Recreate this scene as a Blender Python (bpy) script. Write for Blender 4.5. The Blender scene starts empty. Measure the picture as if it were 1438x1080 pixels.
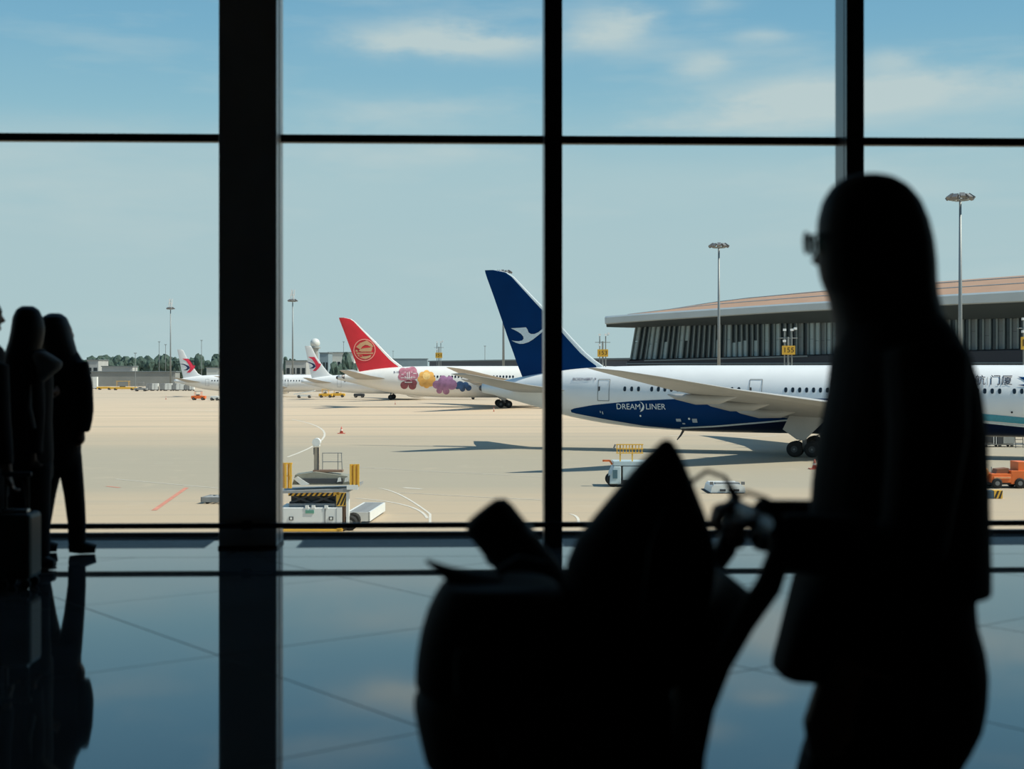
import bpy, bmesh, math, random
import numpy as np
from mathutils import Vector, Matrix
random.seed(7)
S = bpy.context.scene
COL = S.collection
PI = math.pi
# ------------------------------------------------------------------ camera
FPX, CX, HY = 2000.0, 719.0, 515.0        # focal length in pixels, centre column, horizon row (1438x1080 frame)
CAMZ, APZ = 1.2, -6.5                      # eye height above the hall floor; apron level
HG = CAMZ - APZ                            # eye height above the apron
YAW = math.radians(1.83)                   # the window wall runs along X, the camera is turned slightly right
cam = bpy.data.cameras.new('camera'); camo = bpy.data.objects.new('camera', cam); COL.objects.link(camo)
camo.location = (0, 0, CAMZ); camo.rotation_euler = (PI/2, 0, -YAW)
cam.sensor_fit = 'HORIZONTAL'; cam.sensor_width = 36; cam.lens = FPX/1438*36
cam.shift_y = -25/1438; cam.clip_end = 8000; cam.clip_start = .05
cam.dof.use_dof = True; cam.dof.focus_distance = 140; cam.dof.aperture_fstop = 2.8
S.camera = camo
S.view_settings.view_transform = 'Standard'; S.view_settings.look = 'None'
S.view_settings.gamma = 1; S.view_settings.use_curve_mapping = False; S.view_settings.exposure = 0.0
RV = (math.cos(YAW), -math.sin(YAW)); FV = (math.sin(YAW), math.cos(YAW))
# ------------------------------------------------------------------ sky
W = bpy.data.worlds.new('sky'); S.world = W; W.use_nodes = True
nt = W.node_tree; nt.nodes.clear()
def N(t, **k):
    n = nt.nodes.new(t)
    for a, b in k.items(): setattr(n, a, b)
    return n
def M(op, a, b=None, c=None):
    n = N('ShaderNodeMath', operation=op)
    for i, v in enumerate((a, b, c)):
        if v is None: continue
        if isinstance(v, (int, float)): n.inputs[i].default_value = v
        else: nt.links.new(v, n.inputs[i])
    return n.outputs[0]
tc = N('ShaderNodeTexCoord'); sep = N('ShaderNodeSeparateXYZ'); nt.links.new(tc.outputs['Generated'], sep.inputs[0])
az = M('ARCTAN2', sep.outputs[0], sep.outputs[1]); el = M('ARCSINE', sep.outputs[2])
ramp = N('ShaderNodeValToRGB'); cr = ramp.color_ramp
nt.links.new(M('MULTIPLY_ADD', el, 1/1.6, 0.02), ramp.inputs[0])
pts = [(0.0, (.47, .60, .61)), (.02, (.47, .61, .635)), (.075, (.455, .605, .645)), (.105, (.41, .59, .65)), (.128, (.30, .535, .65)),
       (.165, (.215, .455, .63)), (.22, (.15, .36, .56)), (.5, (.09, .24, .46)), (1, (.07, .19, .40))]
cr.elements[0].position, cr.elements[0].color = pts[0][0], (*pts[0][1], 1)
cr.elements[1].position, cr.elements[1].color = pts[-1][0], (*pts[-1][1], 1)
for p, c in pts[1:-1]:
    e = cr.elements.new(p); e.color = (*c, 1)
# cirrus: streaked noise over the whole sky plus the few clouds in view
comb = N('ShaderNodeCombineXYZ'); nt.links.new(M('MULTIPLY', az, 5.0), comb.inputs[0]); nt.links.new(M('MULTIPLY', el, 26.0), comb.inputs[1])
nz = N('ShaderNodeTexNoise'); nz.inputs['Scale'].default_value = 1.0; nz.inputs['Detail'].default_value = 6; nz.inputs['Roughness'].default_value = .55
nt.links.new(comb.outputs[0], nz.inputs['Vector'])
comb2 = N('ShaderNodeCombineXYZ'); nt.links.new(M('MULTIPLY', az, 22.0), comb2.inputs[0]); nt.links.new(M('MULTIPLY', el, 55.0), comb2.inputs[1])
nz2 = N('ShaderNodeTexNoise'); nz2.inputs['Scale'].default_value = 1.0; nz2.inputs['Detail'].default_value = 7; nz2.inputs['Roughness'].default_value = .6
nt.links.new(comb2.outputs[0], nz2.inputs['Vector'])
wob = M('MULTIPLY', M('SUBTRACT', nz2.outputs[0], .5), 1.0)
tot = M('MULTIPLY', M('MAXIMUM', M('SUBTRACT', nz.outputs[0], .50), 0.0), 1.8)
def sky_at(px, py):
    X, Z = (px-CX)/FPX, (HY-py)/FPX
    return math.atan(X)+YAW, math.atan(Z/math.hypot(1, X))
for px, py, sx, sy, amp in [(590, 52, 95, 20, .95), (690, 68, 85, 15, .7), (855, 40, 52, 26, .95), (985, 92, 32, 14, .7), (1070, 50, 34, 9, .6),
                            (1130, 135, 120, 26, .85), (1300, 130, 170, 24, .85), (1060, 172, 170, 18, .55), (1245, 85, 40, 13, .6),
                            (560, 165, 130, 22, .5), (120, 190, 150, 24, .3), (560, 215, 160, 16, .5), (1000, 5, 30, 10, .4), (1000, 260, 300, 30, .2), (250, 260, 260, 30, .3)]:
    a0, e0 = sky_at(px, py)
    du = M('MULTIPLY_ADD', wob, 2.2, M('MULTIPLY', M('SUBTRACT', az, a0), FPX/sx))
    dv = M('MULTIPLY_ADD', wob, 1.5, M('MULTIPLY', M('SUBTRACT', el, e0), FPX/sy))
    q = M('ADD', M('MULTIPLY', du, du), M('MULTIPLY', dv, dv))
    tot = M('ADD', tot, M('MULTIPLY', M('EXPONENT', M('MULTIPLY', q, -.8)), amp))
fac = M('MINIMUM', M('MULTIPLY', tot, .92), .9)
mixc = N('ShaderNodeMix', data_type='RGBA'); nt.links.new(fac, mixc.inputs['Factor'])
nt.links.new(ramp.outputs[0], mixc.inputs[6]); mixc.inputs[7].default_value = (.58, .67, .675, 1)
bgn = N('ShaderNodeBackground'); bgn.inputs[1].default_value = 1.0; nt.links.new(mixc.outputs[2], bgn.inputs[0])
wo = N('ShaderNodeOutputWorld'); nt.links.new(bgn.outputs[0], wo.inputs[0])
# ------------------------------------------------------------------ sun (high, from the right)
sun = bpy.data.lights.new('sun', 'SUN'); sun.energy = 5.6; sun.angle = math.radians(.6); sun.color = (1, .93, .80)
suno = bpy.data.objects.new('sun', sun); COL.objects.link(suno)
sd = Vector((.80, -.20, 1.02)).normalized()
suno.rotation_euler = sd.to_track_quat('Z', 'Y').to_euler()

# ================================================================== helpers
def c2w(X, D): return (X*RV[0]+D*FV[0], X*RV[1]+D*FV[1])
def P(px, py, D):
    x, y = c2w((px-CX)/FPX*D, D); return Vector((x, y, CAMZ-(py-HY)/FPX*D))
def G(px, py):                                   # point of the apron seen at a pixel
    D = HG*FPX/(py-HY); x, y = c2w((px-CX)/FPX*D, D); return Vector((x, y, APZ))
def GD(px, D):
    x, y = c2w((px-CX)/FPX*D, D); return Vector((x, y, APZ))
MATS = {}
def mat(name, col, rough=.6, metal=0, var=.08, scale=6.0, bump=0, spec=.5, stretch=None):
    if name in MATS: return MATS[name]
    m = bpy.data.materials.new(name); m.use_nodes = True; t = m.node_tree; b = t.nodes['Principled BSDF']
    b.inputs['Roughness'].default_value = rough; b.inputs['Metallic'].default_value = metal
    b.inputs['Specular IOR Level'].default_value = spec
    co = t.nodes.new('ShaderNodeTexCoord'); mp = t.nodes.new('ShaderNodeMapping'); t.links.new(co.outputs['Object'], mp.inputs[0])
    if stretch: mp.inputs['Scale'].default_value = stretch
    nz = t.nodes.new('ShaderNodeTexNoise'); nz.inputs['Scale'].default_value = scale; nz.inputs['Detail'].default_value = 4
    t.links.new(mp.outputs[0], nz.inputs[0])
    rp = t.nodes.new('ShaderNodeValToRGB'); t.links.new(nz.outputs[0], rp.inputs[0])
    rp.color_ramp.elements[0].position = .3; rp.color_ramp.elements[1].position = .7
    rp.color_ramp.elements[0].color = (*[c*(1-var) for c in col], 1); rp.color_ramp.elements[1].color = (*[min(1, c*(1+var)) for c in col], 1)
    t.links.new(rp.outputs[0], b.inputs['Base Color'])
    if bump:
        bp = t.nodes.new('ShaderNodeBump'); bp.inputs['Strength'].default_value = bump; t.links.new(nz.outputs[0], bp.inputs['Height']); t.links.new(bp.outputs[0], b.inputs['Normal'])
    MATS[name] = m; return m

class MB:
    def __init__(s): s.v = []; s.f = []
    def add(s, vs, fs):
        o = len(s.v); s.v += [tuple(p) for p in vs]; s.f += [tuple(i+o for i in f) for f in fs]; return s
    def box(s, cx, cy, cz, sx, sy, sz, rot=None):
        vs = []
        for dx in (-.5, .5):
            for dy in (-.5, .5):
                for dz in (-.5, .5):
                    p = Vector((dx*sx, dy*sy, dz*sz))
                    if rot: p = rot @ p
                    vs.append((cx+p.x, cy+p.y, cz+p.z))
        return s.add(vs, [(0, 1, 3, 2), (4, 6, 7, 5), (0, 4, 5, 1), (2, 3, 7, 6), (0, 2, 6, 4), (1, 5, 7, 3)])
    def b2(s, x0, x1, y0, y1, z0, z1): return s.box((x0+x1)/2, (y0+y1)/2, (z0+z1)/2, x1-x0, y1-y0, z1-z0)
    def loft(s, rings, cap=True, closed=True):
        n = len(rings[0]); fs = []
        for i in range(len(rings)-1):
            for j in range(n if closed else n-1):
                k = (j+1) % n
                fs.append((i*n+j, i*n+k, (i+1)*n+k, (i+1)*n+j))
        if cap and closed:
            fs.append(tuple(range(n))[::-1]); fs.append(tuple((len(rings)-1)*n+j for j in range(n)))
        return s.add([p for r in rings for p in r], fs)
    def tube(s, path, r, n=8, flat=1.0):
        pts = [Vector(p) for p in path]; rings = []; up = None
        for i, p in enumerate(pts):
            d = (pts[min(i+1, len(pts)-1)]-pts[max(i-1, 0)]).normalized()
            if up is None:
                up = Vector((0, 0, 1)) if abs(d.z) < .9 else Vector((1, 0, 0))
            a = d.cross(up).normalized(); b = a.cross(d).normalized(); up = b
            rr = r[i] if isinstance(r, (list, tuple)) else r
            rings.append([p+a*math.cos(2*PI*k/n)*rr+b*math.sin(2*PI*k/n)*rr*flat for k in range(n)])
        return s.loft(rings)
    def cyl(s, p0, p1, r0, r1=None, n=16): return s.tube([p0, p1], [r0, r0 if r1 is None else r1], n)
    def ell(s, c, rx, ry, rz, n=16, m=10, rot=None):
        c = Vector(c); vs = [c+(rot@Vector((0, 0, -rz)) if rot else Vector((0, 0, -rz)))]; fs = []
        for i in range(1, m):
            t = -PI/2+PI*i/m
            for j in range(n):
                p = Vector((rx*math.cos(t)*math.cos(2*PI*j/n), ry*math.cos(t)*math.sin(2*PI*j/n), rz*math.sin(t)))
                vs.append(c+(rot@p if rot else p))
        vs.append(c+(rot@Vector((0, 0, rz)) if rot else Vector((0, 0, rz))))
        for j in range(n):
            k = (j+1) % n
            fs.append((0, 1+k, 1+j)); fs.append((len(vs)-1, 1+(m-2)*n+j, 1+(m-2)*n+k))
            for i in range(m-2): fs.append((1+i*n+j, 1+i*n+k, 1+(i+1)*n+k, 1+(i+1)*n+j))
        return s.add(vs, fs)
    def prism(s, poly, off):
        n = len(poly); o = Vector(off); p2 = [Vector(p)+o for p in poly]
        return s.add(list(poly)+p2, [tuple(range(n))[::-1], tuple(range(n, 2*n))]+[(i, (i+1) % n, n+(i+1) % n, n+i) for i in range(n)])
    def build(s, name, m, parent=None, smooth=False, bevel=0, fixn=True):
        me = bpy.data.meshes.new(name); me.from_pydata([tuple(p) for p in s.v], [], s.f)
        if fixn:
            bm = bmesh.new(); bm.from_mesh(me); bmesh.ops.recalc_face_normals(bm, faces=bm.faces); bm.to_mesh(me); bm.free()
        if smooth:
            for p in me.polygons: p.use_smooth = True
        me.materials.append(m)
        o = bpy.data.objects.new(name, me); COL.objects.link(o)
        if parent: o.parent = parent
        if bevel:
            md = o.modifiers.new('bevel', 'BEVEL'); md.width = bevel; md.segments = 2
        return o
def tag(o, label, cat, group=None, kind=None):
    o['label'] = label; o['category'] = cat
    if group: o['group'] = group
    if kind: o['kind'] = kind
    return o
def struct(o, label=None):
    o['kind'] = 'structure'
    if label: o['label'] = label
    return o
def thing(name, label, cat, loc, rz=0, group=None, scale=1):
    o = bpy.data.objects.new(name, None); COL.objects.link(o); o.location = loc; o.rotation_euler = (0, 0, rz); o.empty_display_size = .3
    o.scale = (scale,)*3
    return tag(o, label, cat, group)
def copy_part(o, parent, loc=None, rot=None):
    c = o.copy(); COL.objects.link(c); c.parent = parent
    if loc is not None: c.location = loc
    if rot is not None: c.rotation_euler = rot
    return c
def dup(root, loc, rz, label=None):
    r = root.copy(); COL.objects.link(r); r.location = loc; r.rotation_euler = (0, 0, rz)
    if label: r['label'] = label
    for ch in list(root.children):
        c = ch.copy(); COL.objects.link(c); c.parent = r
        for g in list(ch.children):
            d = g.copy(); COL.objects.link(d); d.parent = c
    return r
def text_polys(body, size, align='CENTER'):
    cu = bpy.data.curves.new('txt', 'FONT'); cu.body = body; cu.size = size; cu.align_x = align; cu.align_y = 'CENTER'; cu.resolution_u = 3
    o = bpy.data.objects.new('txt', cu); COL.objects.link(o)
    bpy.context.view_layer.update()
    dg = bpy.context.evaluated_depsgraph_get(); me = bpy.data.meshes.new_from_object(o.evaluated_get(dg))
    v = [tuple(x.co) for x in me.vertices]; f = [tuple(p.vertices) for p in me.polygons]
    bpy.data.objects.remove(o); bpy.data.curves.remove(cu); bpy.data.meshes.remove(me)
    return v, f
def fill_polys(poly, cuts=0):
    """triangulated 2-D polygon, optionally cut finer so it can follow a curved surface"""
    bm = bmesh.new(); vs = [bm.verts.new((x, y, 0)) for x, y in poly]; bm.faces.new(vs)
    bmesh.ops.triangulate(bm, faces=bm.faces)
    for _ in range(cuts): bmesh.ops.subdivide_edges(bm, edges=bm.edges, cuts=1, use_grid_fill=True)
    bm.verts.index_update()
    v = [tuple(x.co) for x in bm.verts]; f = [tuple(y.index for y in x.verts) for x in bm.faces]; bm.free(); return v, f
def remesh(o, voxel, it=4):
    md = o.modifiers.new('r', 'REMESH'); md.mode = 'VOXEL'; md.voxel_size = voxel; md.use_smooth_shade = True
    sm = o.modifiers.new('s', 'SMOOTH'); sm.iterations = it; sm.factor = .5
    bpy.context.view_layer.update()
    dg = bpy.context.evaluated_depsgraph_get(); me = bpy.data.meshes.new_from_object(o.evaluated_get(dg))
    m = o.data.materials[0]; old = o.data; o.modifiers.clear(); o.data = me; bpy.data.meshes.remove(old)
    me.materials.clear(); me.materials.append(m)
    for p in me.polygons: p.use_smooth = True
    return o

# ------------------------------------------------------------------ materials
def floor_mat(name, base, rough):
    m = mat(name, base, rough, 0, .25, 1.3)
    b = m.node_tree.nodes['Principled BSDF']; b.inputs['IOR'].default_value = 2.15
    return m
M_TILE = floor_mat('polished_stone', (.070, .074, .076), .035)
M_JOINT = mat('dark_joint', (.03, .03, .03), .3)
M_LEDGE = floor_mat('ledge_stone', (.06, .065, .065), .06)
M_FRAME = mat('black_frame', (.006, .006, .0065), .5, 0, .1)
M_COLUMN = mat('grey_column_cladding', (.52, .53, .52), .38, .2, .06, 2)
M_DARKWALL = mat('dark_hall_wall', (.05, .05, .05), .8)
M_CEIL = mat('dark_hall_ceiling', (.06, .06, .06), .8)
M_GRILLE = mat('dark_grille_metal', (.05, .055, .06), .45, .6)
M_STEEL = mat('brushed_steel', (.45, .46, .46), .3, .9)
M_APRON = bpy.data.materials.new('apron_concrete'); MATS['apron'] = M_APRON
def apron_nodes(m):
    m.use_nodes = True; t = m.node_tree; b = t.nodes['Principled BSDF']; b.inputs['Roughness'].default_value = .9
    co = t.nodes.new('ShaderNodeTexCoord')
    def noise(sc, st, det=5):
        mp = t.nodes.new('ShaderNodeMapping'); mp.inputs['Scale'].default_value = st; t.links.new(co.outputs['Object'], mp.inputs[0])
        n = t.nodes.new('ShaderNodeTexNoise'); n.inputs['Scale'].default_value = sc; n.inputs['Detail'].default_value = det; t.links.new(mp.outputs[0], n.inputs[0]); return n
    def mix(f, a, bb):
        n = t.nodes.new('ShaderNodeMix'); n.data_type = 'RGBA'
        t.links.new(f, n.inputs['Factor'])
        for i, v in ((6, a), (7, bb)):
            if isinstance(v, tuple): n.inputs[i].default_value = (*v, 1)
            else: t.links.new(v, n.inputs[i])
        return n.outputs[2]
    def rampv(src, a, bb):
        r = t.nodes.new('ShaderNodeMapRange'); r.inputs[1].default_value = a; r.inputs[2].default_value = bb; r.clamp = True; t.links.new(src, r.inputs[0]); return r.outputs[0]
    n1 = noise(1, (.006, .05, 1)); n2 = noise(1, (.02, .35, 1)); n3 = noise(1, (.5, .5, 1)); n4 = noise(1, (.012, 1.3, 1))
    sp_ = t.nodes.new('ShaderNodeSeparateXYZ'); t.links.new(co.outputs['Object'], sp_.inputs[0])
    wz = t.nodes.new('ShaderNodeMath'); wz.operation = 'MULTIPLY_ADD'; t.links.new(n1.outputs[0], wz.inputs[0]); wz.inputs[1].default_value = 60; t.links.new(sp_.outputs[1], wz.inputs[2])
    zr = t.nodes.new('ShaderNodeValToRGB'); t.links.new(rampv(wz.outputs[0], 90, 390), zr.inputs[0])      # worn grey stands near the gates, warmer slabs beyond
    for k, (pz, cz) in enumerate(((0, (.46, .36, .245)), (.06, (.45, .355, .245)), (.13, (.355, .31, .232)), (.22, (.355, .312, .235)), (.34, (.47, .372, .26)), (.5, (.60, .458, .315)), (1, (.53, .425, .31)))):
        e = zr.color_ramp.elements[k] if k < 2 else zr.color_ramp.elements.new(pz)
        e.position = pz; e.color = (*cz, 1)
    c = mix(rampv(n2.outputs[0], .50, .75), zr.outputs[0], (.36, .315, .24))
    c = mix(rampv(n4.outputs[0], .60, .80), c, (.29, .262, .215))
    c = mix(rampv(n3.outputs[0], .6, 1.0), c, (.47, .385, .28))
    t.links.new(c, b.inputs['Base Color'])
apron_nodes(M_APRON)
def glass_mat(name, tint, fres=1.45):
    m = bpy.data.materials.new(name); m.use_nodes = True; t = m.node_tree; t.nodes.clear()
    o = t.nodes.new('ShaderNodeOutputMaterial'); tr = t.nodes.new('ShaderNodeBsdfTransparent'); tr.inputs[0].default_value = (*tint, 1)
    gl = t.nodes.new('ShaderNodeBsdfGlossy'); gl.inputs['Roughness'].default_value = .0; fr = t.nodes.new('ShaderNodeFresnel'); fr.inputs[0].default_value = fres
    mx = t.nodes.new('ShaderNodeMixShader'); t.links.new(fr.outputs[0], mx.inputs[0]); t.links.new(tr.outputs[0], mx.inputs[1]); t.links.new(gl.outputs[0], mx.inputs[2]); t.links.new(mx.outputs[0], o.inputs[0])
    return m
M_GLASS = glass_mat('tinted_window_glass', (.91, .955, .95))

# ================================================================== THE SETTING: apron
bmA = MB(); bmA.add([(-2600, 12, APZ), (2600, 12, APZ), (2600, 5200, APZ), (-2600, 5200, APZ)], [(0, 1, 2, 3)])
apron = struct(bmA.build('ground', M_APRON), 'sunlit beige concrete apron')
M_WLINE = mat('white_road_paint', (.62, .58, .50), .8, 0, .15, 3)
M_RLINE = mat('red_road_paint', (.55, .22, .15), .8, 0, .2, 3)
M_YLINE = mat('yellow_road_paint', (.55, .42, .12), .8, 0, .2, 3)
def line(pix, wid, m, name='painted_line'):
    mb = MB(); pts = [G(*p) for p in pix]; L, R_ = [], []
    for i, p in enumerate(pts):
        d = (pts[min(i+1, len(pts)-1)]-pts[max(i-1, 0)]).normalized(); n = Vector((-d.y, d.x, 0))*wid/2
        L.append(p+n+Vector((0, 0, .012))); R_.append(p-n+Vector((0, 0, .012)))
    n = len(pts); mb.add(L+R_, [(i, i+1, n+i+1, n+i) for i in range(n-1)])
    return mb.build(name, m, apron)
def arc(a, b, c, n=14):                            # quadratic curve through three pixel controls
    return [((1-t)**2*a[0]+2*t*(1-t)*b[0]+t*t*c[0], (1-t)**2*a[1]+2*t*(1-t)*b[1]+t*t*c[1]) for t in [i/(n-1) for i in range(n)]]
line([(216, 717), (262, 685)], .28, M_RLINE)
line([(150, 683), (168, 685)], .25, M_RLINE)
line([(163, 673), (240, 680), (310, 686)], .14, M_WLINE)
line(arc((404, 642), (505, 606), (410, 589)), .22, M_WLINE)
line(arc((532, 686), (560, 688), (604, 722), 12)+[(604, 740)], .13, M_WLINE)
line(arc((500, 700), (590, 706), (600, 728)), .15, M_WLINE)
line([(560, 692), (690, 699), (775, 703)], .12, M_WLINE)
line([(480, 655), (640, 664), (770, 670)], .12, M_WLINE)
line(arc((800, 722), (815, 724), (812, 737)), .14, M_WLINE)
line([(567, 685), (592, 687)], .35, M_WLINE)
line([(250, 575), (306, 577)], .5, M_WLINE)
line([(1060, 703), (1140, 704)], .25, M_WLINE)
line([(940, 612), (1030, 610)], .35, M_WLINE)
line([(1040, 615), (1090, 612)], .35, M_WLINE)

# ================================================================== THE SETTING: hall
YF, YG, YE = 9.45, 9.70, 10.13                   # post fronts, glass, outer edge of the ledge
HX0, HX1, HY0, CEZ = -13.4, 13.4, -7.0, 5.6
floor = struct(MB().b2(HX0, HX1, HY0, YE, -.40, -.003).build('floor', M_JOINT), 'polished dark stone hall floor')
def clip(poly, ax, lim, keep_less):
    out = []
    for i, p in enumerate(poly):
        q = poly[(i+1) % len(poly)]; ip = (p[ax] <= lim) == keep_less; iq = (q[ax] <= lim) == keep_less
        if ip: out.append(p)
        if ip != iq:
            t = (lim-p[ax])/(q[ax]-p[ax]); out.append((p[0]+t*(q[0]-p[0]), p[1]+t*(q[1]-p[1])))
    return out
TA = math.radians(36); TS, TG = 1.55, .0035
t0 = Vector((*c2w(-1.22, 5.92),))
far_tiles = MB()
for i in range(-14, 15):
    for j in range(-14, 15):
        sq = [(i*TS+TG, j*TS+TG), ((i+1)*TS-TG, j*TS+TG), ((i+1)*TS-TG, (j+1)*TS-TG), (i*TS+TG, (j+1)*TS-TG)]
        poly = [(t0.x+u*math.cos(TA)-v*math.sin(TA), t0.y+u*math.sin(TA)+v*math.cos(TA)) for u, v in sq]
        for ax, lim, kl in ((0, HX0, False), (0, HX1, True), (1, HY0, False), (1, 9.02, True)):
            if poly: poly = clip(poly, ax, lim, kl)
        if len(poly) < 3: continue
        cx_ = sum(p[0] for p in poly)/len(poly); cy_ = sum(p[1] for p in poly)/len(poly)
        if cy_ > 2.2 and abs(cx_) < .45*cy_+1.2:
            MB().prism([(x, y, -.003) for x, y in poly], (0, 0, .003+random.uniform(-.0002, .0002))).build('floor_tile', M_TILE, floor)
        else: far_tiles.prism([(x, y, -.003) for x, y in poly], (0, 0, .003))
ft = far_tiles.build('floor_tiles_beyond_view', M_TILE, floor); ft['kind'] = 'stuff'
for i in range(-4, 5):                            # border slabs along the glass
    MB().b2(max(HX0, i*3-1.5+.004), min(HX1, i*3+1.5-.004), 9.03, 9.47, -.003, 0).build('border_slab', M_TILE, floor)
    MB().b2(max(HX0, i*3-1.5+.004), min(HX1, i*3+1.5-.004), 9.93, YE-.01, -.003, 0).build('ledge_slab', M_LEDGE, floor)
    MB().b2(max(HX0, i*3-1.5), min(HX1, i*3+1.5), YE-.02, YE+.03, -.003, .028).build('ledge_lip', M_FRAME, floor)
struct(MB().b2(HX0, HX1, HY0, YE+.3, CEZ, CEZ+.4).build('ceiling', M_CEIL))
struct(MB().b2(HX0, HX1, HY0-.3, HY0, -.4, CEZ).build('wall_back', M_DARKWALL))
struct(MB().b2(HX0-.3, HX0, HY0, YE, -.4, CEZ).build('wall_left', M_DARKWALL))
struct(MB().b2(HX1, HX1+.3, HY0, YE, -.4, CEZ).build('wall_right', M_DARKWALL))
posts = [-1.443+2.02*k for k in range(-5, 8)]
TRZ = 2.745
def mullion_mesh():
    mb = MB()
    mb.b2(-.059, .059, YF-.01, YF+.04, 0, CEZ); mb.b2(-.045, .045, YF+.04, YF+.06, 0, CEZ)
    mb.b2(-.059, .059, YF+.06, YG+.03, 0, CEZ); return mb
M_MULL = mat('black_anodised_mullion', (.035, .038, .04), .28, .6, .06, 2)
mull_proto = None
for n, x in enumerate(posts):
    if n == 5: continue
    if mull_proto is None:
        o = mull_proto = mullion_mesh().build('trim_1', M_MULL)
    else:
        o = mull_proto.copy(); COL.objects.link(o); o.name = 'trim_%d' % (n+1)
    o.location.x = x; struct(o, 'black vertical window mullion')
colm = MB(); colm.b2(posts[5]-.190, posts[5]+.190, YF-.005, YF+.335, 0, CEZ)
column = struct(colm.build('column', M_COLUMN, bevel=.006), 'thick grey clad column in front of the glass wall')
cg = MB(); cg.b2(posts[5]+.189, posts[5]+.1925, YF+.12, YF+.135, 0, CEZ); cg.build('cladding_joint', M_FRAME, column)
cb = MB(); cb.b2(posts[5]-.194, posts[5]+.194, YF-.009, YF+.339, 0, .018); cb.build('column_base_plate', M_FRAME, column)
for n in range(len(posts)-1):                    # one window per bay: two panes, transom, head frame
    x0, x1 = posts[n]+.06, posts[n+1]-.06
    if n == 4: x1 = posts[5]-.191
    if n == 5: x0 = posts[5]+.191
    wr = MB().b2(x0, x1, YG-.03, YG+.03, TRZ-.026, TRZ+.026).build('window_%d' % (n+1), M_FRAME); struct(wr, 'floor to ceiling window bay')
    for z0, z1 in ((.0, TRZ-.026), (TRZ+.026, CEZ-.3)):
        MB().add([(x0, YG, z0), (x1, YG, z0), (x1, YG, z1), (x0, YG, z1)], [(0, 1, 2, 3)]).build('pane', M_GLASS, wr, fixn=False)
    MB().b2(x0, x1, YG-.05, YG+.05, CEZ-.3, CEZ).build('head_frame', M_FRAME, wr)
    g0, g1 = (posts[n]+.32 if n == 5 else x0+.02), (posts[n+1]-.30 if n == 4 else x1-.02)
    MB().b2(g0, g1, 9.47, 9.93, -.003, -.0015).build('floor_channel', M_GRILLE, wr)
    gr = MB()
    for k in range(9): gr.b2(g0, g1, 9.475+k*.05, 9.503+k*.05, -.003, .0)
    gb = gr.build('grille_bars', M_GRILLE, wr); gb['kind'] = 'stuff'
    for a, b_ in ((x0-.02, g0-.01), (g1+.01, x1+.02)):
        if b_-a > .06: MB().b2(a, b_, 9.475, 9.925, -.003, 0).build('filler_slab', M_LEDGE, wr)
rail = thing('guard_rail', 'low black guard rail bar along the foot of the window wall', 'rail', (0, YF-.055, 0))
rr = MB(); rr.b2(posts[0], posts[-1], -.022, .022, .140, .174); rr.build('bar', M_FRAME, rail, bevel=.006)
for x in posts:
    bk = MB(); bk.b2(x-.03, x+.03, -.005, .05, .130, .184); bk.build('bracket', M_GRILLE, rail)

# ================================================================== AIRLINERS
M_WHITE = mat('white_aircraft_paint', (.78, .79, .79), .28, 0, .03, .6)
M_WHITE2 = mat('white_aircraft_paint_warm', (.78, .77, .74), .3, 0, .03, .6)
M_GREYP = mat('grey_wing_paint', (.42, .41, .39), .4, 0, .05, .8)
M_BLUE = mat('deep_blue_livery', (.0002, .031, .122), .45, 0, .1, .3, 0, .06)
M_NAVY = mat('navy_livery', (.003, .008, .035), .35, 0, .08, 6, 0, .25)
M_TEAL = mat('teal_livery', (.045, .30, .40), .35)
M_RED = mat('red_livery', (.68, .022, .035), .35, 0, .08, .5)
M_TYRE = mat('black_tyre', (.012, .012, .012), .8)
M_VHUB = mat('dark_wheel_hub', (.05, .052, .055), .6); M_HUB = mat('wheel_hub_grey', (.2, .2, .2), .5, .5)
M_WIN = mat('dark_cabin_window', (.008, .014, .022), .25)
M_LINE = mat('door_outline_grey', (.22, .23, .23), .6)
M_MAUVE = mat('mauve_print', (.42, .16, .21), .5, 0, .35, 1.2)
M_MAROON = mat('maroon_print', (.24, .06, .08), .5, 0, .3, 1.5)
M_ORANGE = mat('orange_print', (.80, .42, .10), .5, 0, .2, .7)
M_PURPLE = mat('purple_print', (.36, .18, .33), .5, 0, .25, 1.2)
M_BPRINT = mat('blue_print', (.03, .09, .22), .5, 0, .5, 1.2)
M_PINK = mat('pink_ring_print', (.90, .34, .27), .5)
M_TAN = mat('tan_emblem_print', (.62, .36, .19), .5)
M_LOGOW = mat('pale_logo_print', (.68, .74, .76), .45)
M_CERED = mat('crimson_logo', (.70, .03, .07), .5)
M_CEBLUE = mat('navy_logo', (.01, .02, .09), .5)
M_ENG = mat('nacelle_metal', (.55, .55, .54), .3, .5)
M_EXH = mat('exhaust_metal', (.12, .11, .11), .45, .7)

sTOP = [(0, 6.05), (2, 6.35), (4, 6.75), (7, 7.25), (10, 7.58), (14, 7.76), (18, 7.82), (50, 7.84), (54, 7.72), (57, 7.30), (59.3, 6.6), (61, 5.85), (62.2, 5.15), (62.8, 4.5)]
sBOT = [(0, 5.25), (3, 4.55), (8.8, 3.0), (12, 2.45), (15.7, 2.05), (20, 1.86), (24, 1.82), (52, 1.82), (56, 2.05), (59, 2.6), (61, 3.2), (62.3, 3.85), (62.8, 4.3)]
sHW = [(0, .38), (3, .85), (6, 1.35), (10, 1.95), (14, 2.42), (18, 2.72), (23, 2.88), (51, 2.88), (55, 2.65), (58, 2.15), (60.5, 1.45), (62.2, .65), (62.8, .12)]
SG = np.arange(0, 62.81, .1)
def smooth_curve(c):
    y = np.interp(SG, [p[0] for p in c], [p[1] for p in c]); k = np.ones(21)/21
    return np.convolve(np.pad(y, 10, mode='edge'), k, 'valid')
TOPA, BOTA, HWA = smooth_curve(sTOP), smooth_curve(sBOT), smooth_curve(sHW)
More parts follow.
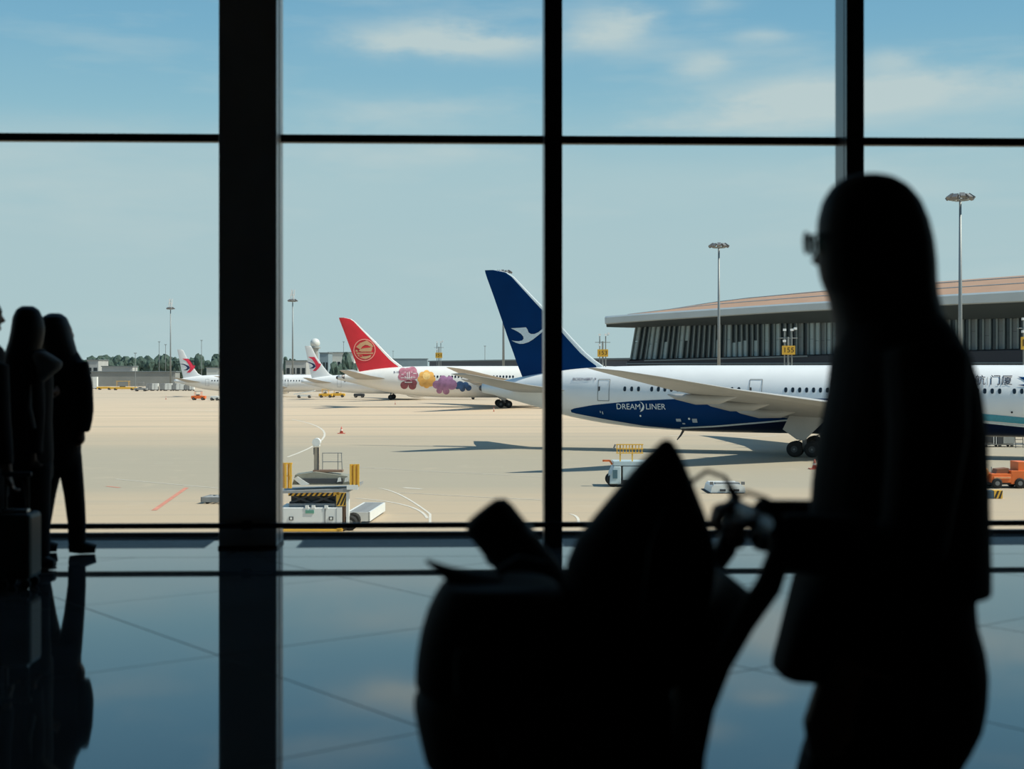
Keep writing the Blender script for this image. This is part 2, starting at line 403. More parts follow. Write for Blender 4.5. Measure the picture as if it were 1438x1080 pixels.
def ftop(s): return float(np.interp(s, SG, TOPA))
def fbot(s): return float(np.interp(s, SG, BOTA))
def fhw(s): return float(np.interp(s, SG, HWA))
def side(s, z, off=.02):
    t, b = ftop(s), fbot(s); zc, hz = (t+b)/2, (t-b)/2; u = max(-1, min(1, (z-zc)/hz))
    return (s, -(fhw(s)*math.sqrt(1-u*u)+off), zc+hz*u*(1+off/hz*abs(u)))
def strip(name, m, root, xs, up, lo, off=.025, rows=10):
    """band on the starboard flank between two height curves"""
    mb = MB(); rings = []
    for s in xs:
        t, b = ftop(s), fbot(s); zc, hz = (t+b)/2, (t-b)/2
        a1 = math.asin(max(-1, min(1, (up(s)-zc)/hz))); a0 = math.asin(max(-1, min(1, (lo(s)-zc)/hz)))
        ring = []
        for k in range(rows+1):
            a = a0+(a1-a0)*k/rows
            ring.append((s, -(fhw(s)+off)*math.cos(a), zc+(hz+off)*math.sin(a)))
        rings.append(ring)
    mb.loft(rings, closed=False); return mb.build(name, m, root, smooth=True, fixn=False)
class Plane:
    def __init__(s, name, label, X0, D0, th, k=1.0, group=None):
        s.X0, s.D0, s.th, s.k = X0, D0, math.radians(th), k
        x, y = c2w(X0, D0)
        s.root = thing(name, label, 'airplane', (x, y, APZ), -(s.th+YAW), group, k)
    def sz(s, px, py, yo=2.75):                     # local (station, height) on the flank seen at a pixel
        c, n = math.cos(s.th), math.sin(s.th); y = -yo*s.k
        X, D = s.X0+y*n, s.D0+y*c; u = (px-CX)/FPX
        t = (u*D-X)/(c+u*n); Dp = D-t*n
        return t/s.k, (HG-(py-HY)/FPX*Dp)/s.k
    def fuselage(s, m):
        mb = MB(); rings = []
        xs = list(np.arange(0, 26, 1.0))+list(np.arange(26, 50, 3.0))+list(np.arange(50, 62, .7))+[62, 62.4, 62.65, 62.8]
        for x in xs:
            t, b, w = ftop(x), fbot(x), fhw(x); zc, hz = (t+b)/2, (t-b)/2
            rings.append([(x, w*math.cos(2*PI*k/40), zc+hz*math.sin(2*PI*k/40)) for k in range(40)])
        s.fus = mb.loft(rings).build('fuselage', m, s.root, smooth=True); return s.fus
    def surf(s, rows, thick, name, m, ax, frac=(0, 1), mirror=False, smooth=True, inflate=0):
        """aerofoil skin: rows of (spanwise coordinate, trailing station, leading station, offset coordinate)"""
        fr = [frac[0]+(frac[1]-frac[0])*i/8 for i in range(9)]
        def tk(f): return 3.2*math.sqrt(max(0, 1-f))*f**.8*.5+.03
        rings = []
        for (q, te, le, o), th in zip(rows, thick):
            up = [(te+(le-te)*f, tk(f)*th+inflate) for f in fr]; dn = [(te+(le-te)*f, -tk(f)*th-inflate) for f in fr[::-1]]
            ring = []
            for x, h in up+dn:
                if ax == 'z': ring.append((x, h+o, q))
                else: ring.append((x, q*(-1 if mirror else 1), o+h))
            rings.append(ring)
        return MB().loft(rings).build(name, m, s.root, smooth=False)
    def fin_y(s, x, z):
        rows = s.finrows; te = np.interp(z, [r[0] for r in rows], [r[1] for r in rows]); le = np.interp(z, [r[0] for r in rows], [r[2] for r in rows])
        th = np.interp(z, [r[0] for r in rows], s.finth); f = max(0, min(1, (x-te)/max(.01, le-te)))
        return -(1.6*math.sqrt(1-f)*f**.8+.03)*th-.035
    def fin(s, rows, m, m_le, le_frac=.9):
        s.finrows = rows; s.finth = [.34-.2*i/(len(rows)-1) for i in range(len(rows))]
        r = [(z, te, le, 0) for z, te, le in rows]
        s.surf(r, s.finth, 'tail_fin', m, 'z', (0, le_frac)); s.surf(r, s.finth, 'fin_leading_edge', m_le, 'z', (le_frac, 1))
    def fin_decal(s, polys_px, name, m, off=0, yo=.2):
        mb = MB()
        for poly in polys_px:
            v, f = fill_polys([s.sz(px, py, yo) for px, py in poly], 2)
            mb.add([(x, s.fin_y(x, z)-off, z) for x, z, _ in v], f)
        return mb.build(name, m, s.root, fixn=False)
    def flank_decal(s, polys, name, m, off=.03, cuts=2, px=True):
        mb = MB()
        for poly in polys:
            v, f = fill_polys([s.sz(*p) for p in poly] if px else poly, cuts)
            mb.add([side(x, z, off) for x, z, _ in v], f)
        return mb.build(name, m, s.root, fixn=False)
    def flank_text(s, body, px, py, size, name, m, off=.05, sx=1.0, font_yo=2.75):
        x0, z0 = s.sz(px, py); v, f = text_polys(body, size)
        mb = MB(); mb.add([side(x0+x*sx, z0+y, off) for x, y, _ in v], f); return mb.build(name, m, s.root, fixn=False)
    def windows(s, stations, z, w=.27, h=.46):
        n = 12; s0 = 30.0
        proto = None
        for st in stations:
            p = side(st, z, .025); pb = side(st, z-.2, .025); pt = side(st, z+.2, .025)
            if proto is None:
                mb = MB(); poly = []
                for k in range(n):
                    a = 2*PI*k/n; c, sn = math.cos(a), math.sin(a)
                    poly.append((w/2*math.copysign(abs(c)**.7, c), 0, h/2*math.copysign(abs(sn)**.7, sn)))
                mb.prism(poly, (0, .02, 0)); proto = o = mb.build('cabin_window', M_WIN, s.root)
            else: o = copy_part(proto, s.root)
            o.location = p; o.rotation_euler = (-math.atan2(pb[1]-pt[1], .4)*-1, 0, 0)
    def stabs(s, rows, m):
        for mir in (True, False):
            s.surf(rows, [.30, .2, .1][:len(rows)], 'horizontal_stabiliser', m, 'y', mirror=mir)
    def wings(s, rows, thick, m, fair=(8, 13, 18), m2=None):
        for mir in (True, False):
            s.surf(rows, thick, 'wing', m, 'y', mirror=mir)
            sg = -1 if mir else 1
            for fy in fair:
                te = np.interp(fy, [r[0] for r in rows], [r[1] for r in rows]); z = np.interp(fy, [r[0] for r in rows], [r[3] for r in rows])
                mb = MB(); mb.tube([(te-1.5, sg*fy, z-.12), (te-.8, sg*fy, z-.3), (te+.8, sg*fy, z-.50), (te+2.6, sg*fy, z-.5), (te+4, sg*fy, z-.25)], [.04, .2, .36, .32, .06], 10, 1.2)
                mb.build('flap_fairing', m, s.root, smooth=True)
    def engine(s, st, y, z, r, L, m):
        for sg in (-1, 1):
            rings = []
            for f, q in ((0, .62), (.12, .80), (.35, .98), (.7, 1.03), (.92, .98), (1, .88)):
                rings.append([(st-L/2+L*f, sg*y+r*q*math.cos(2*PI*k/24), z+r*q*math.sin(2*PI*k/24)) for k in range(24)])
            nac = MB().loft(rings, cap=True).build('engine_nacelle', m, s.root, smooth=True)
            fan = MB().cyl((st+L/2+.01, sg*y, z), (st+L/2+.05, sg*y, z), r*.8, n=24).build('fan', M_EXH, nac)
            cone = MB().cyl((st-L/2-.9, sg*y, z), (st-L/2+.2, sg*y, z), r*.18, r*.5, 20).build('exhaust_cone', M_EXH, nac)
            py_ = MB(); py_.prism([(st-L*.55, sg*y-.18, z+r*.5), (st+L*.3, sg*y-.18, z+r*.8), (st+L*.05, sg*y-.18, z+r*1.45), (st-L*.8, sg*y-.18, z+r*1.35)], (0, .36, 0)).build('pylon', m, s.root)
    def wheel(s, x, y, r, w, parent):
        rings = []
        for yy, q in ((-w/2, .75), (-w/2+.06, .94), (-w*.2, 1), (w*.2, 1), (w/2-.06, .94), (w/2, .75)):
            rings.append([(x+r*q*math.cos(2*PI*k/24), y+yy, r+r*q*math.sin(2*PI*k/24)) for k in range(24)])
        MB().loft(rings).build('wheel', M_TYRE, parent, smooth=False)
        h = MB(); h.cyl((x, y-w/2-.012, r), (x, y+w/2+.012, r), r*.42, n=16); return h.build('hub', M_VHUB, parent)
    def gear(s, st, y, axles, r=.68, top=3.4, door=True):
        for sg in (-1, 1):
            leg = MB(); leg.tube([(st, sg*y, r), (st, sg*y, 1.6), (st+.1, sg*(y-.15), top)], [.17, .2, .24], 12)
            for ax in axles: leg.cyl((st+ax, sg*y-.75, r), (st+ax, sg*y+.75, r), .09, n=10)
            leg.cyl((st+min(axles)-.05, sg*y, r), (st+max(axles)+.05, sg*y, r), .15, n=10)
            leg.tube([(st+.1, sg*y, 1.9), (st+1.6, sg*(y-.3), top)], .08, 8); leg.tube([(st-.1, sg*y, 1.5), (st-.55, sg*y, 1.35), (st-.3, sg*y, 1.0)], .05, 8)
            lo = leg.build('landing_gear', M_HUB, s.root)
            for ax in axles:
                for q in (-.52, .52): s.wheel(st+ax, sg*y+q, r, .42, lo)
            if door:
                d = MB(); yy = sg*(y+.55)
                d.prism([(st-1.2, yy, 3.5), (st+1.25, yy, 3.55), (st+1.75, yy, 3.1), (st+.1, yy, 1.45), (st-.55, yy, 1.5), (st-1.75, yy, 2.35)], (0, .07, 0))
                d.build('gear_door', M_GREYP, s.root)
        ng = MB(); ng.tube([(st+25.4, 0, .5), (st+25.4, 0, 2.6)], .14, 10); no = ng.build('nose_gear', M_HUB, s.root)
        for q in (-.3, .3): s.wheel(st+25.4, q, .5, .3, no)
    def door(s, st, z0, w, h):
        mb = MB()
        def seg(a, b):
            n = 8
            for i in range(n):
                p = [a[0]+(b[0]-a[0])*i/n, a[1]+(b[1]-a[1])*i/n]; q = [a[0]+(b[0]-a[0])*(i+1)/n, a[1]+(b[1]-a[1])*(i+1)/n]
                t = .028
                dx, dz = (0, t) if abs(b[0]-a[0]) > abs(b[1]-a[1]) else (t, 0)
                mb.add([side(p[0]-dx, p[1]-dz, .03), side(q[0]-dx, q[1]-dz, .03), side(q[0]+dx, q[1]+dz, .03), side(p[0]+dx, p[1]+dz, .03)], [(0, 1, 2, 3)])
        seg((st-w/2, z0), (st+w/2, z0)); seg((st-w/2, z0+h), (st+w/2, z0+h)); seg((st-w/2, z0), (st-w/2, z0+h)); seg((st+w/2, z0), (st+w/2, z0+h))
        return mb.build('door_outline', M_LINE, s.root, fixn=False)
WROWS = [(1.5, 28.6, 41.6, 3.25), (2.8, 28.5, 40.6, 3.45), (10, 27.2, 36.0, 4.6), (20, 23.9, 29.3, 5.9), (26.5, 21.7, 24.9, 6.95), (29, 20.7, 22.6, 7.4), (30, 20.3, 20.9, 7.6)]
WTH = [.95, .85, .55, .30, .18, .08, .03]
SROWS = [(.6, 3.6, 10.0, 5.3), (4.5, 2.3, 6.4, 6.0), (9.9, .9, 2.5, 7.05)]
FIN787 = [(6.4, 4.2, 12.6), (7.2, 3.85, 12.3), (7.8, 3.6, 12.1), (8.3, 3.4, 11.35), (9.0, 3.15, 10.45), (10.4, 2.6, 9.05), (12.2, 1.95, 7.35), (14.5, 1.1, 5.0), (16.3, .4, 3.2), (16.75, .25, 2.5), (17.0, .2, 1.2)]
# ---- blue tailed airliner beside the gate
A = Plane('airliner', 'white wide-body airliner with blue tail fin bearing a white bird and blue belly', -2.8, 137.4, 21)
A.fuselage(M_WHITE); A.fin(FIN787, M_BLUE, M_LOGOW, .925); A.stabs(SROWS, M_GREYP); A.wings(WROWS, WTH, M_GREYP); A.engine(40.8, 9.8, 2.55, 1.75, 6.4, M_ENG)
A.gear(31.6, 4.9, (-.75, .75))
z4 = lambda q: [(660+x/7.19, 370+y/7.19) for x, y in q]
A.fin_decal([z4([(410, 655), (490, 650), (565, 645), (580, 665), (592, 697), (615, 712), (650, 712), (690, 695), (740, 655), (765, 641), (860, 628), (790, 655), (740, 685), (690, 725), (640, 765), (590, 795), (540, 810),
                 (500, 812), (460, 800), (415, 778), (450, 783), (490, 785), (525, 778), (540, 760), (537, 738), (515, 712), (480, 688), (440, 668)])], 'bird_logo', M_LOGOW, .02)
xs = [A.sz(p, 575)[0] for p in range(795, 1206, 6)]
def pxcurve(pl, pts, k=1):
    q = [pl.sz(*p) for p in pts]; a = [x[0] for x in q]; b = [x[1] for x in q]
    return lambda s: float(np.interp(s, a, b))
upA = pxcurve(A, [(790, 578), (800, 574), (830, 569), (870, 565), (900, 562.5), (960, 560), (1010, 559), (1200, 560)])
loA = pxcurve(A, [(790, 578), (800, 581), (850, 590.5), (900, 599), (940, 603), (1000, 604), (1200, 618)])
strip('belly_livery', M_BLUE, A.root, xs, upA, lambda s: max(loA(s), fbot(s)+.004))
xs2 = [A.sz(p, 575)[0] for p in range(950, 1440, 8)]
n_up = pxcurve(A, [(950, 602.5), (1000, 600), (1060, 595), (1110, 590.5), (1200, 588), (1380, 594), (1438, 600)])
strip('navy_belly_stripe', M_NAVY, A.root, xs2, n_up, lambda s: fbot(s)+.003, .05)
strip('pale_keel_stripe', M_LOGOW, A.root, xs2, lambda s: n_up(s)+.14, n_up, .055, 4)
xs3 = [A.sz(p, 575)[0] for p in range(1200, 1720, 10)]
t_up = pxcurve(A, [(1200, 572), (1380, 581), (1438, 586.5), (1720, 610)]); t_lo = pxcurve(A, [(1200, 580), (1380, 590.5), (1438, 595.5), (1720, 614)])
strip('teal_stripe', M_TEAL, A.root, xs3, t_up, t_lo, .03, 4)
xs4 = [A.sz(p, 575)[0] for p in range(1434, 1720, 10)]
m_up = pxcurve(A, [(1430, 599.5), (1438, 600), (1720, 620)])
strip('navy_belly_stripe', M_NAVY, A.root, xs4, m_up, lambda s: max(fbot(s)+.25, m_up(s)-.6), .03, 4)
zw = A.sz(890, 546.3)[1]
wst = [A.sz(p, 546)[0] for p in (875.9, 885.8, 895.6, 914.6, 924, 933.3, 942.6, 951.8, 961, 970.4)]
wst += [A.sz(980+9.6*i, 546)[0] for i in range(7)]
wst += [A.sz(1103.6+9.74*i, 546)[0] for i in range(26)]
wst += [A.sz(p, 546)[0] for p in (1372.3, 1383, 1393.4, 1403.8, 1424.5, 1435, 1446, 1457, 1468, 1479)]
A.windows(wst, zw)
for px_, w_, y0, y1 in ((845, 1.12, 563, 533), (1061, 1.1, 556, 533)):
    st, za = A.sz(px_, y0); _, zb = A.sz(px_, y1); A.door(st, za, w_, zb-za)
    mb = MB(); p = side(st-.42, zw-.02, .03); mb.prism([(p[0]-.07, p[1], p[2]-.22), (p[0]+.07, p[1], p[2]-.22), (p[0]+.07, p[1]-.005, p[2]+.22), (p[0]-.07, p[1]-.005, p[2]+.22)], (0, .03, 0)); mb.build('door_window', M_WIN, A.root)
A.flank_text('DREAM', 881, 571.5, .74, 'lettering', M_LOGOW, .05, .98)
A.flank_text('LINER', 920, 571.5, .74, 'lettering', M_LOGOW, .05, .98)
cx0, cz0 = A.sz(897, 571.2)
mo = [(cx0+.46*math.cos(t), cz0+.46*math.sin(t)) for t in np.linspace(-PI*.5, PI*.5, 14)]+[(cx0+.33*math.cos(t), cz0+.44*math.sin(t)) for t in np.linspace(PI*.47, -PI*.47, 14)]
A.flank_decal([mo], 'crescent_mark', M_LOGOW, .05, 0, px=False)
A.flank_text('BOEING', 810, 533, .34, 'lettering', M_CEBLUE, .05, 1.3); A.flank_text('787-9', 825.5, 533, .34, 'lettering', M_CEBLUE, .05, 1.3)
for px_, word in ((1376, '航'), (1397.5, '门'), (1414, '厦'), (1358, '空')):
    A.flank_text(word, px_, 535, .86, 'lettering', M_NAVY, .05, 1.05)
for px_ in (1366.5, 1386, 1406.5):
    A.flank_decal([[(px_, 530), (px_+.7, 530), (px_+.7, 541), (px_, 541)]], 'divider', M_LINE, .05, 1)
A.flank_decal([[(1429, 529.5), (1441, 530), (1462, 533), (1490, 528), (1460, 541), (1440, 542.5), (1429, 541), (1442, 539.5), (1440, 535)]], 'bird_logo', M_BLUE, .05)
for q in ((1421, 579, .09), (897, 584, .09), (966, 588, .1)):
    c0 = A.sz(q[0], q[1]); A.flank_decal([[(c0[0]+q[2]*math.cos(t), c0[1]+q[2]*math.sin(t)) for t in np.linspace(0, 2*PI, 9)[:-1]]], 'port', M_WIN if q[0] > 1000 else M_LOGOW, .07, 0, px=False)
for rct in ((947, 588, 954, 592), (970, 588, 977, 593.5), (955, 594, 959, 596), (838.5, 577, 839.7, 580), (841.5, 578, 843, 582)):
    A.flank_decal([[(rct[0], rct[1]), (rct[2], rct[1]), (rct[2], rct[3]), (rct[0], rct[3])]], 'service_panel', mat('service_panel_grey', (.35, .42, .5), .5), .06, 1)
ant = MB(); sa, _ = A.sz(944, 606); ant.tube([(sa+.35, 0, 1.9), (sa+.1, 0, 1.45), (sa-.25, 0, 1.0)], [.12, .09, .05], 8); ant.build('drain_mast', M_EXH, A.root)
# ---- red tailed airliner with the flower print
B = Plane('airliner', 'white wide-body airliner with red tail fin and flower prints on its flank', -33.0, 270, -3)
B.fuselage(M_WHITE2); B.fin(FIN787, M_RED, M_WHITE2, .91); B.stabs(SROWS, M_GREYP); B.wings(WROWS, WTH, M_GREYP); B.engine(40.8, 9.8, 2.55, 1.75, 6.4, M_ENG); B.gear(31.4, 4.9, (-.75, .75))
def ringpoly(cx, cy, r0, r1, n=28):
    return [[(cx+r*math.cos(a), cy+r*math.sin(a)) for r, a in ((r0, a0), (r1, a0), (r1, a1), (r0, a1))] for a0, a1 in [(2*PI*i/n, 2*PI*(i+1)/n) for i in range(n)]]
def disc(cx, cy, r, n=18): return [(cx+r*math.cos(2*PI*i/n), cy+r*math.sin(2*PI*i/n)) for i in range(n)]
B.fin_decal(ringpoly(511.9, 491.4, 14.3, 15.6), 'emblem_ring', M_PINK, .03)
z6 = lambda q: [(480+x/21.6, 465+y/21.6) for x, y in q]
B.fin_decal([z6(q) for q in ([(430, 480), (560, 360), (760, 280), (900, 380), (960, 470), (860, 500), (800, 430), (700, 420), (620, 470), (560, 560), (470, 500)],
                             [(540, 560), (640, 520), (760, 500), (930, 500), (900, 620), (600, 625), (520, 600)], [(440, 650), (960, 650), (945, 690), (450, 690)],
                             [(470, 710), (620, 715), (640, 770), (760, 760), (900, 720), (860, 800), (720, 850), (580, 820), (500, 760)], [(420, 560), (470, 580), (500, 620), (420, 625)])], 'emblem_bird', M_TAN, .04)
B.fin_decal([z6(q) for q in ([(600, 490), (720, 450), (880, 460), (870, 490), (640, 520)], [(520, 725), (620, 725), (620, 785), (540, 780)], [(620, 628), (870, 628), (870, 640), (620, 640)])], 'emblem_accents', M_RED, .06)
z5 = lambda x, y: (555+x/13.07, 505+y/13.07)
def blob(discs, name, m, off):
    B.flank_decal([disc(*z5(x, y), r/13.07) for x, y, r in discs], name, m, off, 2)
blob([(140, 230, 80), (310, 220, 90), (120, 315, 70), (350, 290, 75), (235, 280, 130)], 'flower_print', M_MAUVE, .03)
blob([(165, 470, 72), (315, 480, 72), (340, 430, 60), (240, 420, 50)], 'flower_print', M_MAROON, .035)
a_, b_ = z5(178, 228), z5(305, 425)
fr = []
for (x0, y0, x1, y1) in ((175, 225, 188, 425), (295, 225, 308, 425), (175, 412, 308, 425), (215, 235, 226, 330), (250, 225, 262, 330), (190, 330, 295, 340), (205, 350, 280, 360), (110, 270, 150, 280), (100, 330, 160, 340), (330, 250, 390, 260), (320, 320, 370, 330)):
    p, q = z5(x0, y0), z5(x1, y1); fr.append([p, (q[0], p[1]), q, (p[0], q[1])])
B.flank_decal(fr, 'white_print', M_WHITE2, .06, 1)
blob([(575, 360, 140)]+[(575+105*math.cos(a), 360+105*math.sin(a), 62) for a in np.linspace(0, 2*PI, 9)[:-1]], 'flower_print', M_ORANGE, .04)
blob([(575, 300, 70)], 'flower_heart', mat('pale_orange_print', (.85, .55, .20), .5, 0, .2, 1.5), .05)
blob([(900, 440, 130), (760, 460, 75), (1040, 460, 95), (810, 570, 55), (935, 580, 62), (880, 360, 70), (1000, 360, 60)], 'flower_print', M_PURPLE, .045)
blob([(1190, 470, 75), (1290, 470, 60), (1235, 540, 50), (1345, 520, 55), (1140, 500, 45)], 'cloud_print', M_BPRINT, .03)
bz = B.sz(600, 529)[1]
B.windows([B.sz(p, 529)[0] for p in (590, 595, 600, 609.8, 614.5, 619)]+[B.sz(590+4.5*i, 529)[0] for i in range(9, 30)], bz, .34, .5)
B.flank_text('B-1M', 557, 523, .55, 'lettering', M_CEBLUE, .05)
cn = MB(); cn.loft([[(x, r*math.cos(2*PI*k/16), 5.64+.02*x+r*1.02*math.sin(2*PI*k/16)) for k in range(16)] for x, r in ((-.35, .2), (.0, .36), (1.3, .62))]); cn.build('exhaust_tip', M_EXH, B.root, smooth=True)
cn = MB(); cn.loft([[(x, r*math.cos(2*PI*k/16), 5.64+.02*x+r*1.02*math.sin(2*PI*k/16)) for k in range(16)] for x, r in ((-.35, .2), (.0, .36))]); cn.build('exhaust_tip', M_EXH, A.root, smooth=True)
# ---- the two smaller white airliners behind
FINCE = [(6.2, 3.4, 11.5), (7.4, 3.1, 10.2), (8.2, 2.9, 8.6), (10, 2.5, 7.2), (13, 1.9, 5.0), (16.4, 1.2, 3.3), (16.8, 1.15, 2.8)]
def ce(px, D, k, label, logo_dx, logo_dy, th=0):
    Cc = Plane('airliner', label, (px-CX)/FPX*D, D, th, k, 'smaller airliners with swallow tails')
    Cc.fuselage(M_WHITE); Cc.fin(FINCE, M_WHITE, M_WHITE, .9); Cc.stabs([(q, te+1.0, le+1.0, z-.2) for q, te, le, z in SROWS], M_GREYP); Cc.wings(WROWS, WTH, M_GREYP, (9, 15)); Cc.engine(36.5, 9.8, 2.4, 1.6, 5.2, M_WHITE); Cc.gear(28.5, 5.0, (0,), .8, door=False)
    zz = lambda q: [(395+x/7.19+logo_dx, 470+y/7.19+logo_dy) for x, y in q]
    Cc.fin_decal([zz([(270, 225), (335, 225), (362, 265), (380, 292), (402, 294), (392, 322), (372, 345), (350, 366), (315, 366), (340, 340), (352, 322), (335, 282), (310, 248)])], 'swallow_logo_wing', M_CERED, .03)
    Cc.fin_decal([zz([(240, 275), (290, 279), (335, 298), (350, 320), (325, 340), (280, 343), (315, 328), (322, 315), (305, 298), (280, 287)])], 'swallow_logo_body', M_CEBLUE, .03)
    Cc.windows([14+1.0*i for i in range(32)], 5.75, .42, .5)
    for st in (12.2, 40.5): Cc.door(st, 3.9, 1.2, 2.4)
    return Cc
ce(423, 335, .75, 'smaller white airliner with red and navy tail mark near the radar dome', 0, 0)
ce(244.5, 365, .72, 'smaller white airliner with red and navy tail mark above the row of cargo containers', -176.8, 2.4)

# ================================================================== TERMINAL CONCOURSE
M_TAN_ROOF = mat('tan_roof_sheet', (.40, .245, .16), .7, 0, .06, .25)
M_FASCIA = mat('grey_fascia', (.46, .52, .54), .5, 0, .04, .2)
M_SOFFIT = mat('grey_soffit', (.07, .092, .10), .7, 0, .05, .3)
M_FIN = mat('dark_green_grey_fin', (.16, .20, .205), .5, .2)
M_PANED = mat('dark_glazing', (.012, .022, .028), .12)
M_PANEL = mat('pale_glazing', (.36, .46, .48), .2)  # pale colour stands in for the bright reflections in some panes
M_PODIUM = mat('navy_podium', (.012, .018, .03), .5)
M_BAND = mat('grey_band', (.16, .19, .20), .6)
TAX, TAD = 29.0, 330.0; TD = Vector((.750, -.661)); TN = Vector((-.661, -.750))
def T(t, o, z):                                     # along the facade, out from it, world height
    x, y = c2w(TAX+TD.x*t+TN.x*o, TAD+TD.y*t+TN.y*o); return (x, y, z)
TL = 150
term = thing('terminal_concourse', 'airport concourse with sweeping tan roof and tall dark ribbed glass wall', 'building', T(0, 0, APZ))
Ti = term.location.copy()
def tb(mb, name, m, parent=term, smooth=False):
    mb.v = [(p[0]-Ti.x, p[1]-Ti.y, p[2]-Ti.z) for p in mb.v]; return mb.build(name, m, parent, smooth)
ts = [-4.6, -4.2, -3.4, -2, 0, 3, 7, 12, 18, 26, 36, 48, 60, 75, 94, 120, TL]
zft = lambda t: float(np.interp(t, [-5, 45, 94, 150], [12.7, 14.2, 15.2, 16.1]))
zfb = lambda t: float(np.interp(t, [-5, 45, 94, 150], [10.95, 12.5, 13.1, 13.6]))
zrg = lambda t: float(np.interp(t, [-4.6, 0, 5, 12, 22, 45, 94, 150], [12.7, 13.6, 14.6, 15.9, 17.1, 18.3, 19.8, 21.2]))
def sp(t): return min(1, max(0, (t+4.6)/16))**.5     # the plan narrows to a point at the free end
def fo(t): return 6.0+2.0*sp(t)
roof, fascia, soff = [], [], []
for t in ts:
    f, b = fo(t), fo(t)-50*sp(t)-.4
    rg = f-26*sp(t)-.2
    front = [(f+(rg-f)*u, zft(t)+(zrg(t)-zft(t))*math.sin(u*PI/2)) for u in (0, .2, .4, .6, .8, 1)]
    back = [(rg+(b-rg)*u, zrg(t)+(zft(t)-zrg(t))*(1-math.cos(u*PI/2))) for u in (.33, .66, 1)]
    roof.append([T(t, o, z+.05) for o, z in front+back])
    fascia.append([T(t, f, zft(t)+.1), T(t, f+.35, zft(t)-.25), T(t, f+.25, zfb(t)+.2), T(t, f-.2, zfb(t))])
    w = max(-.4, f-8.2)
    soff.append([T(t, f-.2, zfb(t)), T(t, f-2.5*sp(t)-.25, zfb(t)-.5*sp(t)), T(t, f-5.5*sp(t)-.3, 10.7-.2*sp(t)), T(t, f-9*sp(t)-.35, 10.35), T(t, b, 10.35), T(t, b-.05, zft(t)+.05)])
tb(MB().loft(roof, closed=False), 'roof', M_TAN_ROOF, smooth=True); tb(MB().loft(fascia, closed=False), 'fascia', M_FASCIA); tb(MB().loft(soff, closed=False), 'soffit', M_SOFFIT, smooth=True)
for u in (.25, .55):
    mb = MB(); mb.tube([Vector(T(t, fo(t)-26*sp(t)*u, zft(t)+(zrg(t)-zft(t))*math.sin(u*PI/2)+.1)) for t in ts[4:]], .10, 6); tb(mb, 'roof_seam', M_FASCIA)
zb = lambda t: 2.9+max(0, min(1, t/90))*1.75
PIT = 1.36
for i in range(int(104/PIT)):                        # ribs and panes, one by one
    t = i*PIT; lean = 1.6*max(0, 1-t/28)
    z0, z1 = zb(t), 10.6
    q0, q1 = T(t, 0, z0), T(t, 0, z1)
    mb = MB(); w = .34; d = .5
    def rib(tt, oo, zz): return T(tt+(lean*(zz-z0)/(z1-z0)-lean if lean else 0), oo, zz)
    lo_ = [rib(t-w/2, 0, z0), rib(t+w/2, 0, z0), rib(t+w/2, d, z0), rib(t-w/2, d, z0)]; hi_ = [rib(t-w/2, 0, z1), rib(t+w/2, 0, z1), rib(t+w/2, d, z1), rib(t-w/2, d, z1)]
    tb(mb.loft([lo_, hi_]), 'rib', M_FIN)
    pale = random.random() < (.42 if t < 46 else .12)
    zs = [z0, (z0+z1)/2+random.uniform(-.6, .6), z1]
    for a, b in ((zs[0], zs[1]), (zs[1], zs[2])):
        m = M_PANEL if (pale and random.random() < .75) else (M_PANED if i % 2 == 0 or t < 40 else M_BAND)
        mb = MB(); tb(mb.loft([[rib(t+w/2, .0, a), rib(t+PIT-w/2, .0, a), rib(t+PIT-w/2, -.06, a), rib(t+w/2, -.06, a)], [rib(t+w/2, .0, b-.06), rib(t+PIT-w/2, .0, b-.06), rib(t+PIT-w/2, -.06, b-.06), rib(t+w/2, -.06, b-.06)]]), 'glazing_panel', m)
mb = MB(); mb.loft([[T(t, -.2, APZ), T(t, -.2, 10.6), T(t, -40, 10.6), T(t, -40, APZ)] for t in (.4, 110, TL)]); tb(mb, 'inner_wall', M_PODIUM)
mb = MB(); mb.loft([[T(t, 2.5, APZ), T(t, 2.5, zb(t)-.35), T(t, .2, zb(t)-.35), T(t, .2, APZ)] for t in (-1, 45, 90, TL)]); tb(mb, 'podium', M_PODIUM)
mb = MB(); mb.loft([[T(t, 2.7, zb(t)-.55), T(t, 2.7, zb(t)-.25), T(t, .1, zb(t)-.25), T(t, .1, zb(t)-.55)] for t in (4, 30, 46)]); tb(mb, 'ledge', M_BAND)
mb = MB(); mb.loft([[T(t, 2.9, 1.75), T(t, 2.9, 2.05), T(t, 2.45, 2.05), T(t, 2.45, 1.75)] for t in (-1, TL)]); tb(mb, 'parapet', M_BAND)
pr = thing('pier_building', 'long low dark pier building behind the red tailed airliner', 'building', GD(603, 500))
def seg_box(p, q, z0, z1, wid, root, name, m):
    a, b = Vector(p)-root.location, Vector(q)-root.location; d = (b-a).normalized(); n = Vector((-d.y, d.x, 0))*wid
    lo = [a, b, b+n, a+n]; mb = MB(); mb.loft([[(v.x, v.y, z0-root.location.z) for v in lo], [(v.x, v.y, z1-root.location.z) for v in lo]]); return mb.build(name, m, root)
M_PIER = mat('pier_dark_grey', (.05, .055, .075), .6)
seg_box(GD(603, 500), GD(884, 338), APZ, 2.9, 4, pr, 'wall', M_PIER); seg_box(GD(601, 501), GD(885, 336.5), 2.9, 3.3, 5, pr, 'roof', M_BAND)

